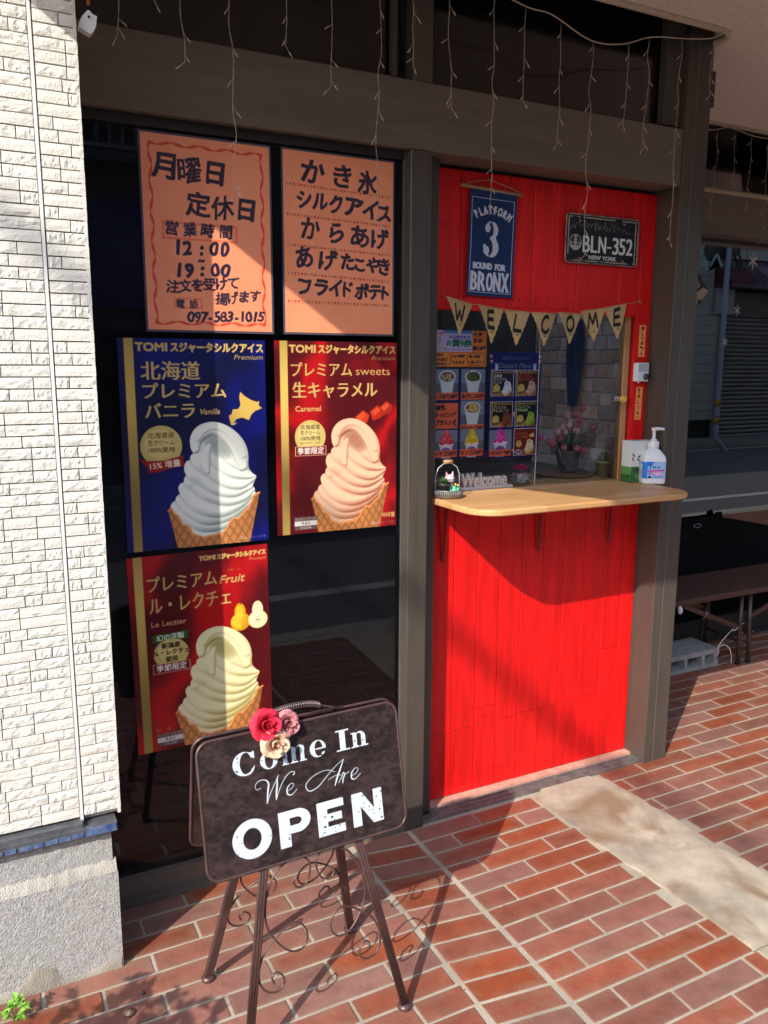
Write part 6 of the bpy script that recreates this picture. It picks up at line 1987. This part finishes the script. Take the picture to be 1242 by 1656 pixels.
# ------------------------------------------------------------------ window decorations on the side pane
def decal(name, shapes, label, cat, group=None, y=1.0445):
    """flat vinyl pieces: (material, polygon in x,z)"""
    o = thing(name, label, cat, (shapes[0][1][0][0], y, shapes[0][1][0][1]), group=group)
    for i, (nm, poly, m_) in enumerate([(s_[2], s_[1], s_[0]) for s_ in shapes]):
        g = MB(); g.prism(poly, y - .0004 * (i + 1), y, 'y'); g.build(nm, m_, o)
    return o
blue_v = mat('blue_vinyl', (.10, .32, .46), .6); white_v = mat('white_vinyl', (.58, .60, .60), .6); pale_v = mat('pale_blue_vinyl', (.45, .55, .62), .6); dark_v = mat('dark_vinyl', (.03, .03, .035), .6); cream_v = mat('cream_vinyl', (.45, .43, .36), .6)
def ring(cx, cz_, rx, rz_, n_=14, rot=0): return [(cx + rx * math.cos(2 * math.pi * k / n_) * math.cos(rot) - rz_ * math.sin(2 * math.pi * k / n_) * math.sin(rot), cz_ + rx * math.cos(2 * math.pi * k / n_) * math.sin(rot) + rz_ * math.sin(2 * math.pi * k / n_) * math.cos(rot)) for k in range(n_)]
def ribbon(pts, w_):
    P_ = [(p[0], p[1]) for p in smooth_path([(a, b, 0) for a, b in pts], 5)]
    L1, L2 = [], []
    for i in range(len(P_)):
        a = P_[max(0, i - 1)]; b = P_[min(len(P_) - 1, i + 1)]
        l = math.hypot(b[0] - a[0], b[1] - a[1]) + 1e-9; nx, nz = -(b[1] - a[1]) / l * w_ / 2, (b[0] - a[0]) / l * w_ / 2
        L1.append((P_[i][0] + nx, P_[i][1] + nz)); L2.append((P_[i][0] - nx, P_[i][1] - nz))
    return L1 + L2[::-1]
bell = [(3.68, 2.19), (3.72, 2.175), (3.752, 2.13), (3.79, 2.09), (3.77, 2.055), (3.72, 2.02), (3.66, 1.985), (3.60, 1.98), (3.60, 2.19)]
decal('bell_sticker', [(dark_v, bell, 'bell'), (cream_v, [(3.60, 2.02), (3.66, 2.045), (3.745, 2.105), (3.79, 2.092), (3.765, 2.055), (3.70, 2.01), (3.62, 1.972), (3.60, 1.97)], 'bell_rim'), (dark_v, ring(3.725, 2.025, .013, .016), 'clapper'),
     (cream_v, ribbon([(3.68, 2.11), (3.70, 2.13), (3.715, 2.115), (3.70, 2.10)], .008), 'ornament'), (cream_v, ribbon([(3.67, 2.16), (3.69, 2.165), (3.70, 2.15)], .007), 'ornament'),
     (blue_v, ribbon([(3.67, 2.21), (3.70, 2.235), (3.74, 2.235), (3.73, 2.27)], .035), 'bow'), (blue_v, ribbon([(3.66, 2.24), (3.70, 2.28), (3.735, 2.30)], .03), 'bow'),
     (blue_v, ribbon([(3.745, 2.235), (3.765, 2.205), (3.79, 2.20), (3.81, 2.245), (3.835, 2.285), (3.86, 2.255), (3.885, 2.225)], .020), 'ribbon_tail')],
      'white and black bell sticker with a blue ribbon on the recessed window', 'sticker')
def flake(cx, cz_, r_, m_, label, seed=0):
    o = thing('snowflake_sticker', label, 'sticker', (cx, 1.0445, cz_), group='snowflake stickers')
    for k in range(6):
        a = R(90 + 60 * k)
        g = MB(); c, s_ = math.cos(a), math.sin(a)
        poly = [(.02, 0), (.35, .13), (.45, .05), (.72, .20), (.68, .07), (1, 0), (.68, -.07), (.72, -.20), (.45, -.05), (.35, -.13)]
        g.prism([(cx + (u * c - v * s_) * r_ * .9, cz_ + (u * s_ + v * c) * r_) for u, v in poly], 1.0437 - .0001 * (k % 2), 1.0445, 'y'); g.build('arm', m_, o)
    g = MB(); g.prism(ring(cx, cz_, r_ * .22, r_ * .22, 10), 1.0432, 1.0445, 'y'); g.build('centre', m_, o)
flake(4.136, 2.271, .052, white_v, 'largest white snowflake sticker, highest on the recessed window')
flake(4.035, 1.989, .038, pale_v, 'middle pale blue snowflake sticker on the recessed window')
flake(3.954, 1.808, .030, white_v, 'smallest and lowest white snowflake sticker on the recessed window')

# ------------------------------------------------------------------ bench, cloth, block
t = thing('folding_bench', 'low brown folding bench with a grid-textured top and tube legs beyond the right post', 'bench', (3.9, .82, 0))
bm_ = mat('brown_moulded_plastic', (.10, .050, .040), .5, bump=.1, bscale=60)
g = MB(); g.bbox(3.16, 5.0, .62, 1.0, .415, .447, .004); tp = g.build('bench_top', bm_, t)
g = MB()
x = 3.17
while x < 4.99: g.box(x, x + .0085, .623, .997, .4468, .4482); x += .0130
y = .632
g2 = MB()
while y < .99: g2.box(3.165, 4.995, y, y + .0045, .4469, .4487); y += .013
o = g.build('grid_ribs', bm_, tp); o['kind'] = 'stuff'; o = g2.build('grid_ribs', bm_, tp); o['kind'] = 'stuff'
g = MB()
x = 3.17
while x < 4.99: g.box(x, x + .007, .6185, .6205, .419, .443); x += .011
o = g.build('edge_ribs', bm_, tp); o['kind'] = 'stuff'
lm_ = mat('brown_tube', (.085, .058, .048), .35, metal=.4)
cap = mat('rubber_cap', (.01, .01, .012), .7)
for (xa, ya, xb, yb) in ((3.793, .645, 3.80, .66), (3.872, .640, 3.868, .66), (3.86, .93, 3.87, .95), (3.80, .935, 3.875, .95)):
    g = MB(); g.tube([(xa, ya, .0), (xb, yb, .415)], .0115, 10); l_ = g.build('leg', lm_, t)
    g = MB(); g.cyl((xa, ya, .0), (xa + (xb - xa) * .07, ya, .03), .0135, 12); g.build('rubber_foot', cap, l_)
    g = MB(); g.cyl((xa + .004, ya - .013, .19), (xa + .004, ya - .011, .19), .004, 8); g.build('rivet', mat('rivet_steel', (.5, .5, .5), .3, metal=.9), l_)
for z_ in (.19,):
    g = MB(); g.cyl((3.83, .645, .12), (3.86, .93, .12), .008, 8); g.build('cross_tube', lm_, t)
for pts_ in (((3.35, .66, .40), (3.80, .66, .215)), ((4.30, .66, .40), (3.88, .66, .27)), ((3.35, .95, .40), (3.84, .95, .25))):
    a, b = Vector(pts_[0]), Vector(pts_[1]); d = (b - a); n_ = Vector((0, 0, 1)).cross(d).normalized(); u_ = d.cross(n_).normalized() * .013; w_ = n_ * .006
    g = MB(); g.add([a + u_ + w_, a - u_ + w_, b - u_ + w_, b + u_ + w_, a + u_ - w_, a - u_ - w_, b - u_ - w_, b + u_ - w_], [(3, 2, 1, 0), (4, 5, 6, 7), (0, 1, 5, 4), (1, 2, 6, 5), (2, 3, 7, 6), (3, 0, 4, 7)])
    br_ = g.build('brace', lm_, t)
    c_ = a.lerp(b, .38)
    g = MB(); g.tube([c_ + Vector((.016 * math.cos(R(q)) * d.normalized().x * .4, .009 * math.sin(R(q)), .017 * math.cos(R(q)))) for q in range(0, 360, 30)], .0018, 5, closed=True); g.build('lock_ring', mat('rivet_steel', (.5, .5, .5)), br_)
g = MB(); g.sphere((3.262, .60, .405), .018, 12, 8, .7, .8, 1.3); g.build('end_cap', wp, t)
t = thing('covered_table', 'black cloth-covered table standing behind the brown folding bench', 'table', (3.9, 1.02, 0))
blk = mat('black_cloth', (.006, .006, .007), .95, spec=.1)
g = MB(); g.prism([(3.1, .0), (3.1, .776), (3.70, .778), (3.955, .782), (3.985, .774), (4.2, .735), (4.42, .690), (4.7, .60), (4.8, 0)], 1.003, 1.040, 'y'); g.build('cloth', blk, t)
g = MB(); g.tube([(3.955, 1.02, .775), (3.965, 1.015, .795), (3.985, 1.01, .798), (4.0, 1.01, .775)], [.012, .014, .014, .010], 10); g.build('corner_knob', blk, t)
g = MB(); g.tube([(3.79 + .03 * math.cos(R(q)), .999, .741 + .011 * math.sin(R(q))) for q in range(0, 360, 24)], .0022, 5, closed=True); g.build('metal_ring', mat('dull_chrome', (.35, .35, .36), .3, metal=.9), t)
t = thing('concrete_block', 'grey hollow concrete block lying flat on the paving beside the right post', 'block', (3.47, .78, .0))
cbm = mat('block_concrete', (.34, .35, .34), .95, var=.18, vscale=30, bump=1.6, bscale=160)
g = MB()
x0, x1, y0, y1, h = 3.27, 3.665, .672, .872, .112
# walls and webs running back from the front, with two openings in view
g.box(x0, x1, y0, y1, .084, h); g.box(x0, x1, y0, y1, .006, .030)
for a, b in ((x0, x0 + .03), (3.405, 3.425), (3.535, 3.56), (3.632, 3.650)): g.box(a, b, y0 + .001, y1 - .001, .030, .084)
g.box(3.650, 3.6649, y0 + .001, y1 - .001, .070, .084); g.box(3.650, 3.6649, y0 + .001, y1 - .001, .03, .042)
g.build('block_body', cbm, t)
g = MB(); g.tube([(x0, .775, h + .0006), (x1 - .01, .775, h + .0006)], .0012, 4); g.build('score_line', mat('score_dirt', (.16, .16, .16), 1), t)
g = MB()
g.tube(smooth_path([(3.66, .69, .045), (3.655, .665, .085), (3.66, .67, .118), (3.70, .665, .125), (3.735, .66, .10), (3.75, .655, .05), (3.752, .655, .015), (3.765, .655, .006)], 5), .0028, 6)
g.tube(smooth_path([(3.655, .68, .105), (3.70, .68, .15), (3.75, .67, .20), (3.80, .66, .235), (3.83, .655, .235)], 4), .0026, 6)
g.tube(smooth_path([(3.79, .655, .222), (3.76, .655, .205), (3.735, .655, .212), (3.73, .655, .202)], 4), .003, 6)
tag(g.build('white_cord', mat('white_cord', (.62, .60, .56), .8)), 'white cord knotted between the hollow block and the bench leg', 'cord')

# ------------------------------------------------------------------ planting at the lower left and ground fittings
t = thing('leafy_bush', 'bright green leafy bush at the foot of the wall at the lower left corner', 'plant', (-.52, -1.1, 0))
bg_m = mat('bush_leaf', (.10, .26, .035), .55, var=.35, vscale=30)
nt = bg_m.node_tree; nt.nodes['Principled BSDF'].inputs['Subsurface Weight'].default_value = 0
g = MB(); stems = MB()
for q in range(190):
    a = rnd.uniform(0, 6.28); r_ = .34 * rnd.random() ** .6; h = rnd.uniform(.30, .88 - r_ * .7)
    P_ = [(-.52, -1.1, 0), (-.52 + .5 * r_ * math.cos(a), -1.1 + .5 * r_ * math.sin(a), h * .5), (-.52 + r_ * math.cos(a), -1.1 + r_ * math.sin(a), h)]
    P_ = smooth_path(P_, 5); stems.tube(P_, .003, 5)
    for p in P_[4:]:
        for _ in range(4):
            b = rnd.uniform(0, 6.28); leaf(g, p, (math.cos(b), math.sin(b), rnd.uniform(-.2, .8)), rnd.uniform(.04, .075), rnd.uniform(.018, .03), .2, .3)
g.build('leaves', bg_m, t); stems.build('stems', mat('bush_stem', (.08, .10, .03), .8), t)
t = thing('weed_shoot', 'small bright green shoot growing from the joint at the lower left corner', 'plant', (.0, -.31, 0))
g = MB(); stems = MB()
for (x, y, h) in ((-.018, -.315, .05), (.0, -.32, .065), (.014, -.325, .045), (-.03, -.33, .04), (.008, -.335, .03)):
    P_ = smooth_path([(-.01, -.318, 0), ((x - .01) / 2, (y - .318) / 2 - .0, h * .6), (x, y, h)], 3)
    stems.tube(P_, .0016, 5)
    for _ in range(11):
        b = rnd.uniform(0, 6.28); leaf(g, (x + rnd.uniform(-.006, .006), y + rnd.uniform(-.006, .006), h + rnd.uniform(-.012, .006)), (math.cos(b), math.sin(b), rnd.uniform(.0, .9)), rnd.uniform(.012, .022), rnd.uniform(.010, .016), .15, .4)
g.build('leaves', mat('shoot_leaf', (.22, .46, .06), .5, var=.3, vscale=60), t); stems.build('stems', mat('shoot_stem', (.20, .38, .08), .7), t)
t = thing('ground_stud', 'small round brass survey stud set in the paving near the lower left corner', 'stud', (.257, -.427, .004))
g = MB(); g.lathe([(0, 0), (.014, 0), (.014, .005), (.012, .007), (.009, .0075), (.008, .009), (0, .010)], (.257, -.427, .004), 20); g.build('cap', mat('worn_brass', (.20, .15, .10), .5, metal=.5, var=.3, vscale=80), t)
g = MB(); g.lathe([(0, 0), (.006, 0), (.005, .004), (0, .005)], (.300, -.372, .005), 10)
tag(g.build('pebble', mat('dark_pebble', (.09, .08, .07), .9)), 'tiny dark pebble on the paving beside the brass stud', 'pebble')

# ------------------------------------------------------------------ across the street (seen mirrored in the panes)
def block(name, x0, x1, y0, y1, h, m_, label):
    o = thing(name, label, 'building', ((x0 + x1) / 2, y1, 0))
    g = MB(); g.box(x0, x1, y0, y1, 0, h); g.build('wall', m_, o)
    return o
brown_w = mat('dark_brown_cladding', (.07, .058, .052), .8, var=.3, vscale=2)
b1 = block('brown_building', -14, 11.2, -17, -9.2, 5.4, brown_w, 'dark brown two-storey shop building across the street reflected in the black pane')
g = MB()
sm_ = make_shop_sign().material('shop_sign_surface', .4)
g.box(-1.6, 2.9, -9.2, -9.08, 2.4, 3.75)
# printed front faces +Y: text must read correctly for somebody standing in the road
o = g.build('sign_board', sm_, b1, uvbox=(2.9, -1.6, 2.4, 3.75))
rail_m = mat('pale_balcony_rail', (.20, .21, .22), .5)
g = MB(); g.box(-2, 2.9, -8.9, -8.85, 4.80, 4.86); g.box(-2, 2.9, -8.9, -8.85, 4.35, 4.40); g.build('balcony_rail', rail_m, b1)['kind'] = 'stuff'
x = -2
while x < 2.9:
    g = MB(); g.box(x, x + .03, -8.89, -8.86, 4.40, 4.80); g.build('baluster', rail_m, b1); x += .16
g = MB(); g.box(-2, 2.9, -9.2, -8.85, 4.2, 4.32); g.build('balcony_floor', mat('balcony_slab', (.09, .09, .09), .8), b1)
g = MB(); g.box(5.9, 6.7, -9.2, -9.14, 2.6, 3.6); g.build('teal_board', mat('teal_board', (.01, .12, .13), .5), b1)
dgl = mat('dark_street_glass', (.008, .009, .011), .15)
for x in (-4.5, -2.9, -.8, .9, 3.4, 5.0, 7.4, 9.0):
    g = MB(); g.box(x, x + 1.3, -9.2, -9.17, .3, 2.2); w_ = g.build('window', mat('street_window_frame', (.05, .05, .055), .5), b1)
    g = MB(); g.box(x + .06, x + 1.24, -9.17, -9.165, .36, 2.14); g.build('window_pane', dgl, w_)
sid_m = mat('grey_green_siding', (.34, .37, .36), .75, var=.08, vscale=3)
b2 = thing('shuttered_shop', 'grey sided shop with a closed roller shutter and awning mirrored in the recessed window', 'building', (16, -9.2, 0))
g = MB(); g.box(11.4, 26, -17, -9.25, .44, 5.6); g.box(11.6, 25, -17, -9.3, 0, .44); g.build('wall', mat('gap_dark', (.03, .03, .03), .9), b2)
g = MB()
z_ = .45
rows_ = 0
while z_ < 5.5:
    if z_ < 2.95: g.box(14.42, 15.55, -9.25, -9.2, z_, z_ + .205)
    elif z_ < 4.05: g.box(14.42, 15.3, -9.25, -9.2, z_, z_ + .205)
    else:
        g.box(14.42, 16.3, -9.25, -9.2, z_, z_ + .205); g.box(16.32, 26, -9.25, -9.2, z_, z_ + .205)
    z_ += .215
o = g.build('siding_boards', sid_m, b2); o['kind'] = 'stuff'
g = MB(); g.cyl((14.36, -9.15, 0), (14.36, -9.15, 6.5), .05, 10); g.build('downpipe', mat('bluegrey_pipe', (.20, .25, .29), .5), b2)
g = MB(); g.box(15.55, 15.62, -9.25, -9.1, 0, 2.85); g.build('shutter_jamb', mat('shutter_jamb', (.26, .26, .25), .6), b2)
g = MB()
z_ = 0.0
while z_ < 2.80: g.prism([(-9.25, z_), (-9.19, z_ + .012), (-9.17, z_ + .05), (-9.19, z_ + .085), (-9.25, z_ + .092)], 15.62, 22, 'x'); z_ += .1
o = g.build('shutter_slats', mat('shutter_steel', (.24, .225, .21), .55, metal=.3, var=.15, vscale=3), b2); o['kind'] = 'stuff'
g = MB(); g.box(15.62, 22, -9.25, -9.15, 2.8, 3.35); g.build('shutter_box', mat('shutter_box', (.09, .085, .08), .7), b2)
g = MB(); g.box(15.3, 15.9, -9.25, -9.12, 2.85, 3.42); g.build('pale_notice_board', mat('pale_board', (.30, .32, .36), .6), b2)
g = MB(); g.prism([(-9.25, 3.42), (-8.75, 3.42), (-8.75, 3.50), (-9.25, 4.08)], 15.35, 23, 'x'); aw = g.build('awning', mat('plum_awning', (.10, .07, .10), .7), b2)
g = MB(); g.prism([(-9.25, 3.50), (-8.74, 3.50), (-8.74, 3.56), (-9.25, 4.05)], 15.33, 16.2, 'x'); g.build('awning_end', mat('maroon_end', (.10, .012, .018), .7), aw)
g = MB(); g.prism([(-8.745 + .10 * 0, 3.42), (-8.74, 3.42), (-8.74, 3.66), (-8.98, 3.86), (-9.12, 3.96), (-9.14, 3.94)], 16.5, 23, 'x'); g.build('awning_panel', mat('mauve_panel', (.20, .16, .22), .6), aw)
t = thing('guard_pole', 'pale blue bent pole with two yellow bands on the far kerb, seen mirrored', 'pole', (13.95, -7.6, 0))
pp = mat('pale_blue_pole', (.30, .38, .50), .5)
g = MB(); g.tube(smooth_path([(13.86, -7.6, 6.2), (13.85, -7.6, 3.0), (13.87, -7.6, .45), (13.92, -7.6, .18), (14.06, -7.6, .05), (14.2, -7.6, -.08)], 5), .055, 12); g.build('tube', pp, t)
for z_ in (.86, .50):
    g = MB(); g.cyl((13.87, -7.6, z_), (13.865, -7.6, z_ + .14), .064, 12); g.build('yellow_band', mat('amber_band', (.50, .24, .02), .5), t)
t = thing('hanging_bag', 'dark box-shaped bag with straps fixed high on the pale blue pole', 'bag', (13.9, -7.6, 3.7))
g = MB(); g.prism([(13.2, 3.75), (13.35, 4.7), (14.2, 4.75), (14.3, 4.3), (14.25, 3.9), (13.9, 3.8)], -7.95, -7.66, 'y'); g.build('bag_body', mat('black_bag', (.025, .025, .03), .6), t)
g = MB(); g.tube(smooth_path([(14.1, -7.66, 3.9), (14.2, -7.66, 3.7), (14.28, -7.66, 3.6), (14.3, -7.66, 3.75), (14.22, -7.66, 3.95)], 4), .02, 6); g.build('strap', MATS['black_bag'], t)
g = MB(); g.box(11.2, 11.4, -9.6, -9.4, 0, .1)
g = MB(); g.tube([(-7.6, -12.0, 9.1), (-7.6, -6.5, 8.95), (-7.6, 1.0, 9.1)], .032, 8)
tag(g.build('overhead_cable', mat('black_cable', (.02, .02, .02), .6)), 'thick black service cable crossing over the street to the building', 'cable')
# neighbouring buildings closing the street
far_m = mat('street_end_wall', (.55, .52, .48), .9, var=.15, vscale=.8)
for nm, a in (('neighbour_building', (-24, -3.02, -.1, 9, 7.2)), ):
    o = thing(nm, 'plain neighbouring building left of the white siding wall', 'building', ((a[0] + a[1]) / 2, a[2], 0))
    g = MB(); g.box(a[0], a[1], a[2], a[3], 0, a[4]); g.build('wall', far_m, o)
g = MB(); g.box(12.0, 30, -.1, 9, 0, 7.0)
tag(g.build('corner_building', far_m), 'plain rendered building beyond the recessed shop at the right end', 'building')
g = MB(); g.box(-3, 12, 6, 9, 0, 7.0); g.box(-3.0, -1.62, -.2, 2.2, 0, 3.0)
tag(g.build('rear_mass', far_m), 'plain rear part of the shop building behind the front rooms', 'building')
